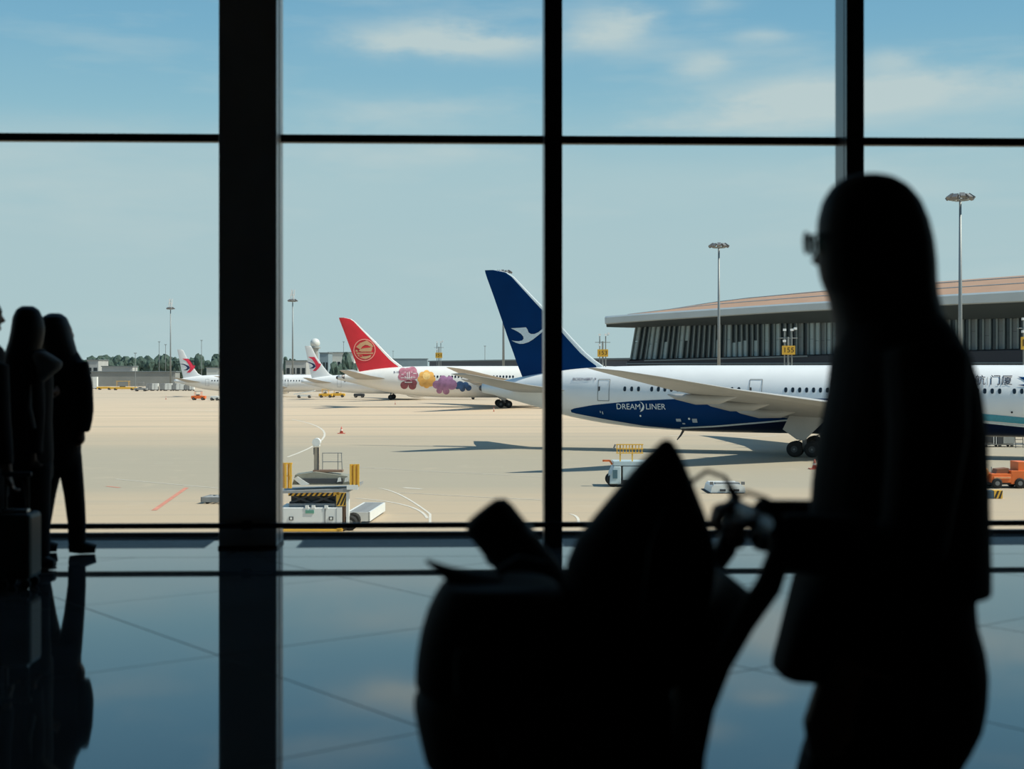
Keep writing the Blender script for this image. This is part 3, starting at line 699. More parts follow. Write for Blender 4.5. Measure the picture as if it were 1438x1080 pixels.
# ------------------------------------------------------------------ gate number signs
M_SIGN = mat('yellow_sign', (.62, .36, .035), .5); M_SIGNTXT = mat('black_sign_ink', (.03, .015, .005), .6); M_POLE = mat('galvanised_pole', (.25, .27, .27), .5, .4)
M_CAMW = mat('white_camera_housing', (.75, .77, .77), .4)
def gate_sign(num, px, D, py, w, h, label, extra):
    base = GD(px, D); r = thing('gate_sign', label, 'sign', base, -YAW, 'gate number signs')
    zc = HG-(py-HY)/FPX*D
    mb = MB(); mb.box(0, 0, zc, w, .35, h); mb.build('board', M_SIGN, r)
    if num:
        v, f = text_polys(num, h*.78); mb = MB(); mb.add([(x*1.1, -.19, zc+y) for x, y, _ in v], f); mb.build('number', M_SIGNTXT, r, fixn=False)
    for x in (-w*.28, 0, w*.28):
        mb = MB(); mb.cyl((x, .25, 0), (x, .25, zc+h*.5+extra*(.9 if x else .55)), .10 if x else .16, n=8); mb.build('post', M_POLE, r)
    z1 = zc+h*.5+extra*.48
    mb = MB(); mb.cyl((-w*.72, .25, z1), (w*.72, .25, z1), .06, n=8); mb.build('crossbar', M_POLE, r)
    for x, z in ((-w*.28, extra), (w*.28, extra), (w*.55, extra*1.08), (-w*.3, extra*.3)):
        mb = MB(); mb.box(x, .2, zc+h*.5+z, .42, .5, .34); mb.build('camera', M_CAMW, r)
    mb = MB(); mb.tube([(w*.28, .25, zc+h*.5+extra*.95), (w*.55, .25, zc+h*.5+extra*.98)], .05, 6); mb.build('bracket', M_POLE, r)
    return r
gate_sign('155', 1107.3, 215, 491.8, 1.95, 1.35, 'yellow gate sign reading 155 with camera mast above', 2.4)
gate_sign('153', 846.5, 262, 495.8, 1.95, 1.35, 'yellow gate sign reading 153 with thin masts above', 2.7)
gate_sign('151', 616.3, 400, 499, 1.9, 1.5, 'small yellow gate sign on the pier roof behind the flower airliner', 3.0)
gate_sign('157', 1444, 190, 482, 1.9, 1.7, 'yellow gate sign at the concourse by the airliner lettering', 2.4)

# ------------------------------------------------------------------ apron floodlight masts
def mast(px, D, py_top, label, wpx, antennas=False):
    base = GD(px, D); r = thing('floodlight_mast', label, 'light mast', base, -YAW, 'apron floodlight masts')
    H = HG+(HY-py_top)/FPX*D; W_ = wpx/FPX*D
    mb = MB(); mb.tube([(0, 0, 0), (0, 0, H*.5), (0, 0, H)], [.34, .25, .15], 12); mb.build('pole', M_POLE, r, smooth=True)
    mb = MB()
    for k in range(16):
        a, b = 2*PI*k/16, 2*PI*(k+1)/16; mb.cyl((W_*.33*math.cos(a), W_*.33*math.sin(a), H-.35), (W_*.33*math.cos(b), W_*.33*math.sin(b), H-.35), .07, n=6)
    for k in range(4): a = PI*k/4; mb.cyl((-W_*.33*math.cos(a), -W_*.33*math.sin(a), H-.35), (W_*.33*math.cos(a), W_*.33*math.sin(a), H-.35), .05, n=6)
    mb.build('ring', M_POLE, r)
    lamp = None
    for k in range(10):
        a = 2*PI*k/10+.2; rot = (math.radians(0), math.radians(35), a)
        if lamp is None:
            q = MB(); q.box(0, 0, 0, .85, .62, .34); q.cyl((-.25, 0, 0), (-.55, 0, -.1), .05, n=6); o = lamp = q.build('floodlight', M_HUB, r)
        else: o = copy_part(lamp, r)
        o.location = (W_*.42*math.cos(a), W_*.42*math.sin(a), H+.1*(k % 2)); o.rotation_euler = rot
    if antennas:
        for k in range(6):
            a = 2*PI*k/6; q = MB(); hh = 1.2 if k % 2 else 2.6
            q.box(.6*math.cos(a), .6*math.sin(a), H+hh, .3, .2, 1.9); q.cyl((0, 0, H), (0, 0, H+3.4), .09, n=8); q.build('antenna_panel', M_CAMW, r)
mast(1348.5, 182, 277, 'tall floodlight mast rising in front of the concourse beside the lettered fuselage', 37)
mast(1009.5, 256, 345, 'floodlight mast in front of the concourse near its free end', 27)
mast(707, 332, 382, 'floodlight mast mostly hidden behind the blue tail fin', 24)
mast(411, 463, 422, 'floodlight mast with antennas beside the radar dome tower', 13, True)
mast(239.5, 530, 433, 'floodlight mast with antennas left of the farther swallow tail', 11, True)
def thin_pole(px, D, py, label):
    r = thing('distant_pole', label, 'pole', GD(px, D), 0, 'thin distant poles'); H = HG+(HY-py)/FPX*D
    mb = MB(); mb.cyl((0, 0, 0), (0, 0, H), .16, .10, 8); mb.build('shaft', M_POLE, r); mb = MB(); mb.box(0, 0, H, 1.0, .5, .25); mb.build('head', M_POLE, r)
for px, D, py, lb_ in ((190, 520, 496, 'thin grey pole in front of the wide low grey shed'), (223.5, 625, 480, 'taller of the two thin poles left of the antenna mast at the trees'),
                       (232.5, 627, 484, 'shorter thin pole just beside the antenna mast at the trees'), (283, 625, 478, 'thin pole behind the body of the farther swallow tail airliner'),
                       (482.5, 700, 480, 'thin pole between the radar dome and the red tail'), (552, 800, 493, 'faint thin pole right of the red tail fin'), (681, 620, 486, 'faint thin pole beyond the flower airliner near the blue tail')):
    thin_pole(px, D, py, lb_)

# ------------------------------------------------------------------ far background: trees and buildings
def tree_mesh(seed):
    rnd = random.Random(seed); bm = bmesh.new()
    for _ in range(7):
        g = bmesh.ops.create_icosphere(bm, subdivisions=2, radius=1)
        c = Vector((rnd.uniform(-1.6, 1.6), rnd.uniform(-1.3, 1.3), rnd.uniform(3.2, 6.6))); rr = rnd.uniform(1.3, 2.2)
        for v in g['verts']:
            k = 1+rnd.uniform(-.22, .22); v.co = c+v.co*rr*k
    me = bpy.data.meshes.new('foliage'); bm.to_mesh(me); bm.free(); me.materials.append(M_LEAF); return me
M_LEAF = mat('hazy_green_foliage', (.048, .085, .068), .8, 0, .4, .9); M_TRUNK = mat('tree_bark', (.10, .08, .06), .9)  # distance haze is mixed into the muted leaf colour
TREES = [tree_mesh(i) for i in range(4)]
trk = MB(); trk.tube([(0, 0, 0), (0, 0, 2.2), (.1, 0, 4)], [.28, .22, .15], 8)
trunk = None
def tree(px, D, h, label, group, w=1.0):
    global trunk
    r = thing('tree', label, 'tree', GD(px, D), random.uniform(0, 6), group); k = h/8.2
    f = bpy.data.objects.new('foliage', random.choice(TREES)); COL.objects.link(f); f.parent = r; f.scale = (k*w, k*w, k)
    if trunk is None: t = trunk = trk.build('trunk', M_TRUNK, r)
    else: t = copy_part(trunk, r)
    t.scale = (k, k, k)
for i in range(38):
    px = 141+4.5*i+random.uniform(-1, 1)
    tree(px, 635+15*((i*2) % 5), random.uniform(10, 13.2), 'dark green tree in the hazy line beyond the grey sheds', 'trees beyond the sheds', .66)
for i in range(24):
    tree(136-7.2*i+random.uniform(-1, 1), 640+15*((i*2) % 5), random.uniform(9.5, 12.5), 'dark green tree in the line behind the standing pair', 'trees behind the pair', .75)
for i in range(6): tree(468+6*i, (520, 535, 550)[i % 3], random.uniform(8, 10.5) if i != 3 else 12.5, 'dark tree clumped between the radar tower and the red tail', 'trees by the red tail', .45)
for i in range(5): tree(402+5*i, (780, 795, 810)[i % 3], random.uniform(10, 13), 'bluish tree far behind the swallow tail mast', 'trees behind the nearer swallow tail', .42)
M_CONC = mat('pale_grey_concrete', (.40, .41, .40), .8, 0, .08, .3); M_SHED = mat('grey_shed', (.26, .265, .25), .8, 0, .1, .2); M_BLDG = mat('blue_grey_block', (.20, .27, .31), .7, 0, .08, .2); M_PALE = mat('cream_block', (.55, .57, .54), .7, 0, .05, .2)
def building(name, px0, px1, D, py, label, m, depth=15, windows=0, roof=None, base=None):
    a, b = GD(px0, D), GD(px1, D); r = thing(name, label, 'building', (a+b)/2, -YAW); L = (b-a).length; H = HG+(HY-py)/FPX*D
    mb = MB(); mb.b2(-L/2, L/2, 0, depth, 0, H); mb.build('wall', m, r)
    mb = MB(); mb.b2(-L/2-.3, L/2+.3, -.3, depth+.3, H, H+.35); mb.build('roof', roof or M_BAND, r)
    for k in range(windows):
        x = -L/2+L*(k+.5)/windows; mb = MB(); mb.b2(x-L/windows*.32, x+L/windows*.32, -.08, .05, H*.45, H*.7); mb.build('window', M_PANED, r)
building('shed', 122, 138, 600, 506, 'pale concrete shed behind the standing pair', M_CONC, windows=2)
building('shed', 143, 186, 585, 515, 'long low pale grey shed with flat roof before the trees', M_CONC, 8)
building('shed', 128, 246, 560, 522.5, 'wide low grey shed below the line of trees', M_SHED, 8)
building('shed', 290, 308, 560, 517, 'small cream shed beside the trees behind the farther swallow tail', M_PALE)
building('office_block', 449, 461, 640, 496, 'blue grey office block right of the radar dome tower', M_BLDG, windows=3)
building('office_block', 461, 497, 680, 495.5, 'cream long office block behind the red tail', M_PALE, windows=6)
building('office_block', 401, 430, 620, 507, 'grey low block behind the antenna mast near the swallow tail', M_CONC, windows=4)
building('distant_roof', 540, 600, 1300, 504, 'faint flat roof on the horizon between tail and sign', M_BLDG)
rd = thing('radar_tower', 'white radar dome on a slim concrete tower', 'tower', GD(442.5, 600))
zc = HG+(HY-482)/FPX*600
mb = MB(); mb.ell((0, 0, zc), 2.05, 2.05, 2.05, 20, 12); mb.build('dome', mat('radome_white', (.62, .64, .62), .5), rd, smooth=True)
mb = MB(); mb.tube([(0, 0, 0), (0, 0, zc-3), (0, 0, zc-1.6)], [1.5, 1.3, 1.9], 16); mb.build('shaft', M_CONC, rd, smooth=True)
mb = MB(); mb.cyl((0, 0, zc-2.2), (0, 0, zc-1.7), 2.2, n=20); mb.build('gallery', M_SHED, rd)
WHEEL = {}
def put_wheel(root, x, y, r, w):                      # one wheel: tyre with a hub, mesh data shared between alike ones
    if (r, w) not in WHEEL:
        a = MB(); a.loft([[(r*q*math.cos(2*PI*k/16), t, r*q*math.sin(2*PI*k/16)) for k in range(16)] for t, q in ((-w/2, .8), (-w*.3, 1), (w*.3, 1), (w/2, .8))]); o = a.build('wheel', M_TYRE, root)
        b_ = MB(); b_.cyl((0, -w/2-.01, 0), (0, w/2+.01, 0), r*.45, n=12); h = b_.build('hub', M_HUB, o); WHEEL[(r, w)] = (o, h)
    else:
        o = copy_part(WHEEL[(r, w)][0], root); copy_part(WHEEL[(r, w)][1], o)
    o.location = (x, y, r)
def wheels4(root, L, Wd, r, w=.3, x0=None):
    for x in ((-L*.32, L*.32) if x0 is None else x0):
        for y in (0, Wd): put_wheel(root, x, y, r, w)
# cargo containers in a row
M_ULD = mat('white_container', (.72, .73, .70), .5, 0, .06, 1.5); M_ULDG = mat('grey_container', (.30, .31, .31), .6, .3, .15, 2)
def container(px0, px1, D, h, m, label, grp='cargo containers far across the apron'):
    a, b = GD(px0, D), GD(px1, D); L = (b-a).length; r = thing('cargo_container', label, 'container', (a+b)/2, -YAW, grp)
    mb = MB(); mb.prism([(-L/2, 0, .35), (L/2, 0, .35), (L/2, 0, h), (-L/2+L*.12, 0, h), (-L/2, 0, h*.75)], (0, 1.6, 0)); mb.build('shell', m, r)
    mb = MB(); mb.b2(-L/2, L/2, 0, 1.6, .2, .35); mb.build('dolly', M_TYRE, r); [put_wheel(r, x, y, .17, .16) for x in (-L*.35, L*.35) for y in (.2, 1.4)]; mb = MB(); mb.b2(-.04, .04, -.03, 0, .4, h*.95); mb.build('door_seam', M_LINE, r)
ORD = ['first', 'second', 'third', 'last']
for n_, (x0, x1, w) in enumerate(((204.5, 213, 0), (213.3, 221.5, 1), (224, 231, 0), (231.3, 241, 1), (242, 247.2, 0), (247.4, 258, 1), (259, 265.5, 0), (266, 272, 1))):
    container(x0, x1, 455, 2.35, M_ULD if w else M_ULDG, '%s %s cargo container in the row, counted from the grey blue truck' % (ORD[n_//2], 'white' if w else 'grey mesh'))
container(123, 136, 490, 4.2, M_ULD, 'large white cargo container standing apart beyond the standing pair')
# small far vehicles
M_ORG = mat('orange_vehicle_paint', (.78, .16, .03), .45, 0, .06, 2); M_YEL = mat('yellow_vehicle_paint', (.78, .44, .05), .45, 0, .06, 2); M_VW = mat('white_vehicle_paint', (.72, .74, .72), .4, 0, .04, 2); M_VG = mat('dark_vehicle_grey', (.05, .055, .06), .6); M_LBLUE = mat('pale_blue_paint', (.45, .56, .60), .45, 0, .05, 2); M_HAZB = mat('hazard_black', (.03, .025, .02), .6)
def tug(px, py, L, m, label, cab=1, name='baggage_tug', rz=0, H=1.5, W_=1.6, roofm=None):
    r = thing(name, label, 'vehicle', G(px, py), -YAW+rz)
    mb = MB(); mb.prism([(-L/2, 0, .35), (L/2, 0, .35), (L/2, 0, .95), (L*.1, 0, 1.05), (-L/2, 0, 1.0)], (0, W_, 0)); mb.build('body', m, r, bevel=.04)
    wheels4(r, L, W_, .33)
    if cab:
        mb = MB(); mb.b2(-L*.28, L*.22, .1, W_-.1, H+.5, H+.62); mb.build('canopy', roofm or m, r)
        for x in (-L*.26, L*.2):
            for y in (.15, W_-.15): MB().cyl((x, y, .9), (x, y, H+.5), .05, n=8).build('post', m, r)
        mb = MB(); mb.b2(-L*.15, L*.05, .3, W_-.3, .95, 1.3); mb.build('seat', M_VG, r)
    return r
tug(278, 562, 3.2, M_ORG, 'orange ramp tug with grey canopy beside the farther swallow tail airliner', roofm=M_ULDG)
tug(301, 562.5, 1.9, M_VW, 'small white cart on the apron beside the thick column', 0)
tug(457, 558.5, 3.4, M_YEL, 'orange yellow loader truck under the nearer swallow tail airliner', 1, 'loader_truck')
tug(474, 558, 3.6, M_YEL, 'yellow tow tractor right of the orange loader truck', 1)
tug(504, 558.5, 2.6, M_VG, 'dark ramp tug under the red tail cone', 0)
tug(146, 547.5, 5, M_YEL, 'yellow ramp vehicle far left below the grey sheds', 0)
tug(173, 548, 8.5, M_YEL, 'long yellow and white bus like vehicle before the grey sheds', 1, 'ramp_bus', H=2.4, roofm=M_YEL)
tug(197, 549.5, 4, M_ULDG, 'grey blue truck left of the cargo containers', 1, 'truck', H=2.2)
def stair(px, py):
    r = thing('belt_loader', 'white belt loader beneath the nearer swallow tail airliner', 'vehicle', G(px, py), -YAW)
    mb = MB(); mb.prism([(-2.6, 0, .8), (2.6, 0, 1.7), (2.6, 0, 1.95), (-2.6, 0, 1.05)], (0, 1.2, 0)); mb.build('belt', M_VW, r); mb = MB(); mb.b2(-1.8, 1.6, 0, 1.3, .3, .8); mb.build('chassis', M_VW, r); wheels4(r, 4, 1.3, .33)
stair(427, 559)
tug(612, 556, 3, M_VW, 'white baggage tug under the flower airliner belly', 0)
tug(645, 556.5, 3.2, M_VW, 'white baggage cart near the main wheels of the flower airliner', 0)

# ------------------------------------------------------------------ cones and posts on the apron
M_CONE = mat('faded_red_cone', (.55, .14, .10), .6); M_CONEW = mat('pale_cone_band', (.75, .62, .56), .6)
def cone(px, py, h, label, base=.5):
    r = thing('traffic_cone', label, 'traffic cone', G(px, py), 0, 'apron cones')
    mb = MB(); mb.tube([(0, 0, .06), (0, 0, h)], [base*.52, base*.10], 14); mb.build('cone', M_CONE, r, smooth=True)
    mb = MB(); mb.b2(-base, base, -base, base, 0, .07); mb.build('base', M_CONE, r)
    mb = MB(); mb.tube([(0, 0, h*.42), (0, 0, h*.62)], [base*.52-(base*.42)*.42+.015, base*.52-(base*.42)*.62+.015], 14); mb.build('band', M_CONEW, r)
cone(479.5, 609, .82, 'pale red warning cone alone on the open apron behind the cargo loader', .42)
for px, py, lb_ in ((233, 561, 'slim dark red cone left of the orange ramp tug'), (555, 568, 'slim dark red cone under the tail of the flower airliner'), (693.5, 578, 'slim dark red cone before the main wheels of the flower airliner')): cone(px, py, .9, lb_, .14)
cone(1144, 659, .75, 'orange cone beside the main wheels of the blue tailed airliner', .4)

# ------------------------------------------------------------------ cargo loader below the window
def stripes(mb, x0, x1, y, z0, z1, n, slant):           # slanted black bars lying on a yellow plate
    w = (x1-x0)/n
    for k in range(n):
        a = x0+k*w; b = a+w*.5
        pts = [(min(max(a, x0), x1), y, z0), (min(max(b, x0), x1), y, z0), (min(max(b+slant, x0), x1), y, z1), (min(max(a+slant, x0), x1), y, z1)]
        mb.add(pts, [(0, 1, 2, 3)])
LD = 66.5
ld = thing('cargo_loader', 'white cargo loader with yellow rails and hazard stripes beside the thick column', 'vehicle', GD(445, LD), -YAW)
def lx(px): return (px-445)/FPX*LD
def lz(py): return HG-(py-HY)/FPX*LD
mb = MB(); mb.b2(lx(392), lx(473), 0, 2.2, lz(738), lz(713)); mb.build('body', M_VW, ld, bevel=.03)
mb = MB(); mb.b2(lx(473), lx(480), -.02, 2.2, lz(738), lz(713)); mb.build('end_panel', M_VW, ld)
mb = MB(); mb.b2(lx(390), lx(481), -.1, 2.3, lz(749), lz(743)); mb.prism([(lx(473), -.1, lz(749)), (lx(481), -.1, lz(742)), (lx(473), -.1, lz(742))], (0, 2.3, 0)); mb.build('bumper', M_YEL, ld)
mb = MB(); mb.b2(lx(392), lx(486), .1, 2.2, lz(743), lz(738)); mb.build('chassis', M_VG, ld)
[put_wheel(ld, lx(p), y, .35, .3) for p in (410, 490) for y in (.5, 1.9)]
mb = MB(); mb.b2(lx(429), lx(441), -.03, 0, lz(721), lz(716.5)); mb.build('green_label', mat('green_label', (.12, .32, .24), .5), ld)
for p, q in ((406, 412), (462, 468)):
    mb = MB(); mb.b2(lx(p), lx(q), -.03, .02, lz(730.5), lz(725.5)); o = mb.build('hatch', M_VG, ld); mb = MB(); mb.b2(lx(p+1.5), lx(q-1.5), -.045, -.02, lz(729.5), lz(726.5)); mb.build('hatch_latch', M_VW, o)
for p in (456,): mb = MB(); mb.b2(lx(p), lx(p+.8), -.02, .01, lz(737), lz(713.5)); mb.build('panel_seam', M_VG, ld)
for p in (431, 440, 458): MB().box(lx(p), .05, lz(712), .16, .16, .14).build('beacon', M_VW, ld)
mb = MB(); mb.b2(lx(404), lx(469), .3, 1.9, lz(712.5), lz(708)); mb.build('deck_base', M_ULDG, ld)
sc = MB()
for y in (.45, 1.7):
    for a, b in ((405, 436), (436, 405), (436, 470), (470, 436)): sc.cyl((lx(a), y, lz(708)), (lx(b), y, lz(695)), .07, n=8)
sc.b2(lx(406), lx(469), .6, 1.6, lz(707), lz(697)); sc.build('scissor_lift', M_VG, ld)
plate = MB(); plate.b2(lx(404), lx(470), .18, .22, lz(697), lz(692.5)); o = plate.build('hazard_plate', M_YEL, ld); mb = MB(); stripes(mb, lx(404), lx(470), .17, lz(697), lz(692.5), 9, .12); mb.build('hazard_stripe', M_HAZB, o, fixn=False)
plate = MB(); plate.b2(lx(472), lx(487), .08, .14, lz(711), lz(692)); plate.b2(lx(468), lx(476), .08, .14, lz(695), lz(689)); o = plate.build('hazard_plate', M_YEL, ld); mb = MB(); stripes(mb, lx(472), lx(487), .07, lz(710), lz(693), 3, .25); mb.build('hazard_stripe', M_HAZB, o, fixn=False)
mb = MB(); mb.b2(lx(486), lx(489.5), .05, .5, lz(738), lz(689)); mb.build('corner_post', M_VW, ld)
mb = MB(); mb.b2(lx(480.5), lx(484), .3, .6, lz(742), lz(711)); mb.build('corner_post', mat('brown_post', (.25, .15, .10), .6), ld)
mb = MB(); mb.prism([(lx(392), .0, lz(690)), (lx(488), .0, lz(687)), (lx(503), .0, lz(681)), (lx(503), .0, lz(684.5)), (lx(489), .0, lz(691)), (lx(392), .0, lz(693))][::-1], (0, 2.3, 0)); mb.build('platform', M_ULDG, ld)
mb = MB(); mb.b2(lx(487), lx(503), -.04, .03, lz(687.5), lz(681)); mb.build('platform_lip', M_VW, ld)
mb = MB(); mb.prism([(lx(408), .5, lz(682)), (lx(490), .5, lz(682)), (lx(486), .5, lz(670)), (lx(440), .5, lz(664)), (lx(412), .5, lz(668))], (0, 1.2, 0)); mb.build('conveyor_bed', mat('olive_grey_bed', (.26, .26, .21), .6), ld)
mb = MB(); mb.b2(lx(415), lx(480), .42, .5, lz(680), lz(673)); mb.build('conveyor_rollers', M_VG, ld)
mb = MB(); mb.prism([(lx(410), .36, lz(673)), (lx(416), .36, lz(670)), (lx(433), .36, lz(681)), (lx(422), .36, lz(683))], (0, .1, 0)); mb.build('white_arm', M_VW, ld)
for p in (472, 482): mb = MB(); mb.prism([(lx(p), .36, lz(678)), (lx(p+6), .36, lz(677)), (lx(p+4.5), .36, lz(671)), (lx(p+1.5), .36, lz(672))], (0, .05, 0)); mb.build('window', M_VW, ld)
mb = MB(); mb.b2(lx(436), lx(478), .8, 1.3, lz(665), lz(662)); mb.build('top_ledge', mat('brown_post', (.25, .15, .10), .6), ld)
mb = MB(); mb.b2(lx(437), lx(444.5), .9, 1.15, lz(662), lz(630)); o = mb.build('mast', mat('tan_mast', (.50, .42, .32), .5), ld); mb = MB(); mb.b2(lx(442.3), lx(444), .86, .9, lz(662), lz(630)); mb.b2(lx(436.6), lx(437.6), .86, .9, lz(640), lz(630)); mb.build('guide_rail', M_VG, o)
mb = MB(); mb.cyl((lx(440.5), .8, lz(622.5)), (lx(440.5), 1.25, lz(622.5)), .19, n=20); mb.b2(lx(436), lx(445), .85, 1.2, lz(628.5), lz(622)); mb.build('mast_head', M_VW, ld)
rl = MB()
for p in (449, 471, 477): rl.cyl((lx(p), 1.0, lz(662)), (lx(p-(1.2 if p == 477 else 0)), 1.0, lz(637.5)), .022, n=6)
for z in (638, 650.5): rl.cyl((lx(449), 1.0, lz(z)), (lx(477), 1.0, lz(z)), .02, n=6)
rl.build('guard_frame', M_POLE, ld)
for a, b, y0, y1 in ((392, 410, 650, 686), (491, 504.5, 652, 683)):
    o = None
    for k in range(5):
        p = a+(b-a)*(k+.5)/5; q = MB(); q.b2(lx(p)-.045, lx(p)+.045, .0+.1*(k % 2), .08+.1*(k % 2), lz(y1), lz(y0+(k % 2))); q.build('rail_post', M_YEL, ld)
    q = MB(); q.b2(lx(a), lx(b), .05, .15, lz(y0+2), lz(y0)); q.b2(lx(a), lx(b), .05, .15, lz((y0+y1)/2+1), lz((y0+y1)/2)); q.build('rail_bar', M_YEL, ld)
# roller dollies beside it
def dolly(c, L, W_, h, label, rz, m):
    r = thing('roller_dolly', label, 'dolly', c, rz, 'roller dollies')
    mb = MB(); mb.b2(-L/2, L/2, -W_/2, -W_/2+.08, .1, h); mb.b2(-L/2, L/2, W_/2-.08, W_/2, .1, h); mb.b2(L/2-.06, L/2, -W_/2, W_/2, .1, h); mb.b2(-L/2, -L/2+.06, -W_/2, W_/2, .1, h); mb.build('frame', m, r)
    ro = None
    nr = int(L/.3)
    for k in range(nr):
        x = -L/2+L*(k+.5)/nr
        if ro is None: ro = o = MB().cyl((0, -W_/2+.08, 0), (0, W_/2-.08, 0), .09, n=10).build('roller', M_ULDG, r)
        else: o = copy_part(ro, r)
        o.location = (x, 0, h-.1)
    [put_wheel(r, x, y, .12, .1) for x in (-L*.35, L*.35) for y in (-W_*.35, W_*.35)]
da, db = G(503, 735), G(526, 720)
dolly((da+db)/2, (db-da).length, 1.15, .55, 'white framed roller dolly standing right of the cargo loader', math.atan2((db-da).y, (db-da).x), M_VW)
dolly(G(309, 708)+Vector((0, .8, 0)), 2.0, 1.6, .38, 'low grey roller dolly left of the thick column', math.radians(-8), M_ULDG)
# ------------------------------------------------------------------ pale blue service truck with yellow rail
tk = thing('service_truck', 'pale blue service truck with yellow railing platform behind the pointed bag', 'vehicle', G(890, 684), -YAW); TD_ = HG*FPX/(684-HY)
def kx(px): return (px-890)/FPX*TD_
def kz(py): return HG-(py-HY)/FPX*TD_
mb = MB(); mb.prism([(kx(856), 0, kz(680)), (kx(872), 0, kz(680)), (kx(872), 0, kz(655)), (kx(862), 0, kz(655)), (kx(857), 0, kz(666))], (0, 2.0, 0)); o = mb.build('cab', M_LBLUE, tk, bevel=.05)
mb = MB(); mb.b2(kx(860.5), kx(867), -.03, 0, kz(672), kz(660)); mb.build('cab_window', mat('cab_glass', (.06, .14, .18), .15), o)
mb = MB(); mb.b2(kx(872), kx(945), .1, 1.9, kz(680), kz(674)); mb.build('chassis', M_VG, tk)
mb = MB(); mb.b2(kx(875), kx(940), .05, 2.0, kz(674), kz(655)); mb.build('box_body', M_LBLUE, tk)
mb = MB(); mb.b2(kx(862), kx(930), .05, 2.0, kz(654), kz(648.5)); mb.build('platform', M_LBLUE, tk)
[put_wheel(tk, kx(px), y, .4, .24) for px in (861, 920) for y in (.2, 1.8)]
mb = MB(); mb.b2(kx(847), kx(857), .4, .7, kz(649), kz(646.5)); mb.tube([(kx(857), .55, kz(647.5)), (kx(860.5), .55, kz(653))], .06, 8); mb.build('warning_boom', M_ORG, tk)
for px in (871.5, 888.5): MB().b2(kx(px)-.04, kx(px)+.04, .3, .38, kz(648.5), kz(626)).build('rail_post', M_YEL, tk)
for k in range(9):
    px = 867+4.4*k; MB().b2(kx(px)-.03, kx(px)+.03, .3, .36, kz(636.5), kz(624.5)).build('rail_baluster', M_YEL, tk)
for z in (624.5, 630.5, 636.5): MB().b2(kx(866), kx(904), .28, .38, kz(z+.9), kz(z-.5)).build('rail_bar', M_YEL, tk)
MB().box(kx(863.5), .3, kz(627), .10, .1, .25, Matrix.Rotation(.4, 3, 'Y')).build('lamp', M_HUB, tk)
# ------------------------------------------------------------------ white tow tractor seen beyond the trolley handle
tt = thing('tow_tractor', 'low white tow tractor with dark lamp slots seen beyond the trolley handle', 'vehicle', G(1020, 693), -YAW); D2 = HG*FPX/(693-HY)
def qx(px): return (px-1020)/FPX*D2
def qz(py): return HG-(py-HY)/FPX*D2
mb = MB(); mb.prism([(qx(998), 0, qz(692)), (qx(1047), 0, qz(692)), (qx(1046), 0, qz(684)), (qx(1042), 0, qz(681)), (qx(1003), 0, qz(681)), (qx(1000), 0, qz(684))], (0, 3.0, 0)); mb.build('body', M_VW, tt)
for a, b in ((1011, 1019), (1030, 1038)): MB().b2(qx(a), qx(b), -.04, .02, qz(690), qz(687)).build('lamp_slot', M_VG, tt)
MB().cyl((qx(1025), -.05, qz(688.5)), (qx(1025), .05, qz(688.5)), .06, n=12).build('tow_hook', M_VG, tt)
mb = MB(); mb.b2(qx(1006), qx(1040), .3, 1.0, qz(681), qz(678.5)); mb.build('bonnet', M_ULDG, tt)
mb = MB(); mb.b2(qx(994), qx(1045), -.1, 3, qz(695.5), qz(692)); mb.build('shadow_slab', M_TYRE, tt)  # black slab drawn as the shadow under the tractor, reaching out to the left
for px in (1000, 1044): MB().b2(qx(px)-.1, qx(px)+.1, .1, .3, qz(681), qz(677)).build('lamp', M_HUB, tt)
# ------------------------------------------------------------------ orange tractor and equipment beyond the woman
ot = thing('tow_tractor', 'orange tow tractor with cab post and wheel by the striped chock box', 'vehicle', G(1412, 686), -YAW); D3 = HG*FPX/(686-HY)
def ox(px): return (px-1412)/FPX*D3
def oz(py): return HG-(py-HY)/FPX*D3
mb = MB(); mb.b2(ox(1392), ox(1422), 0, 1.6, oz(678), oz(665.5)); mb.build('body', M_ORG, ot, bevel=.03)
mb = MB(); mb.b2(ox(1396), ox(1419), -.05, .1, oz(672), oz(669.5)); mb.build('side_rail', mat('pale_orange', (.85, .36, .16), .5), ot)
mb = MB(); mb.b2(ox(1420), ox(1462), 0, 1.8, oz(680), oz(661)); mb.build('rear_body', M_ORG, ot, bevel=.03)
mb = MB(); mb.b2(ox(1431), ox(1446), .1, 1.6, oz(661), oz(649)); mb.build('cab', M_ORG, ot)
mb = MB(); mb.prism([(ox(1401), .3, oz(665.5)), (ox(1419), .3, oz(665.5)), (ox(1419), .3, oz(658)), (ox(1403), .3, oz(659.5))], (0, .9, 0)); mb.build('seat_well', mat('brown_well', (.22, .09, .04), .6), ot)
mb = MB(); mb.ell((ox(1388.5), .5, oz(667)), .2, .12, .40, 16, 10); mb.build('hose_reel', mat('brass_reel', (.65, .30, .10), .4, .4), ot, smooth=True)
for px in (1384.5, 1394.5): MB().cyl((ox(px), .3, oz(680)), (ox(px), .3, oz(656)), .03, n=6).build('post', M_POLE, ot)
mb = MB(); mb.b2(ox(1380), ox(1470), .2, 1.4, oz(681), oz(678)); mb.build('chassis', M_VG, ot)
[put_wheel(ot, ox(px), y, .33, .24) for px in (1400, 1432, 1455) for y in (0, 1.5)]
ch = thing('chock_box', 'blue box with orange and black slanted stripes on its end', 'box', G(1396, 700.5), -YAW); D4 = HG*FPX/(700.5-HY)
def hx(px): return (px-1396)/FPX*D4
mb = MB(); mb.b2(hx(1372), hx(1396), 0, .6, .02, .46); mb.build('body', mat('slate_blue_box', (.06, .11, .16), .5), ch)
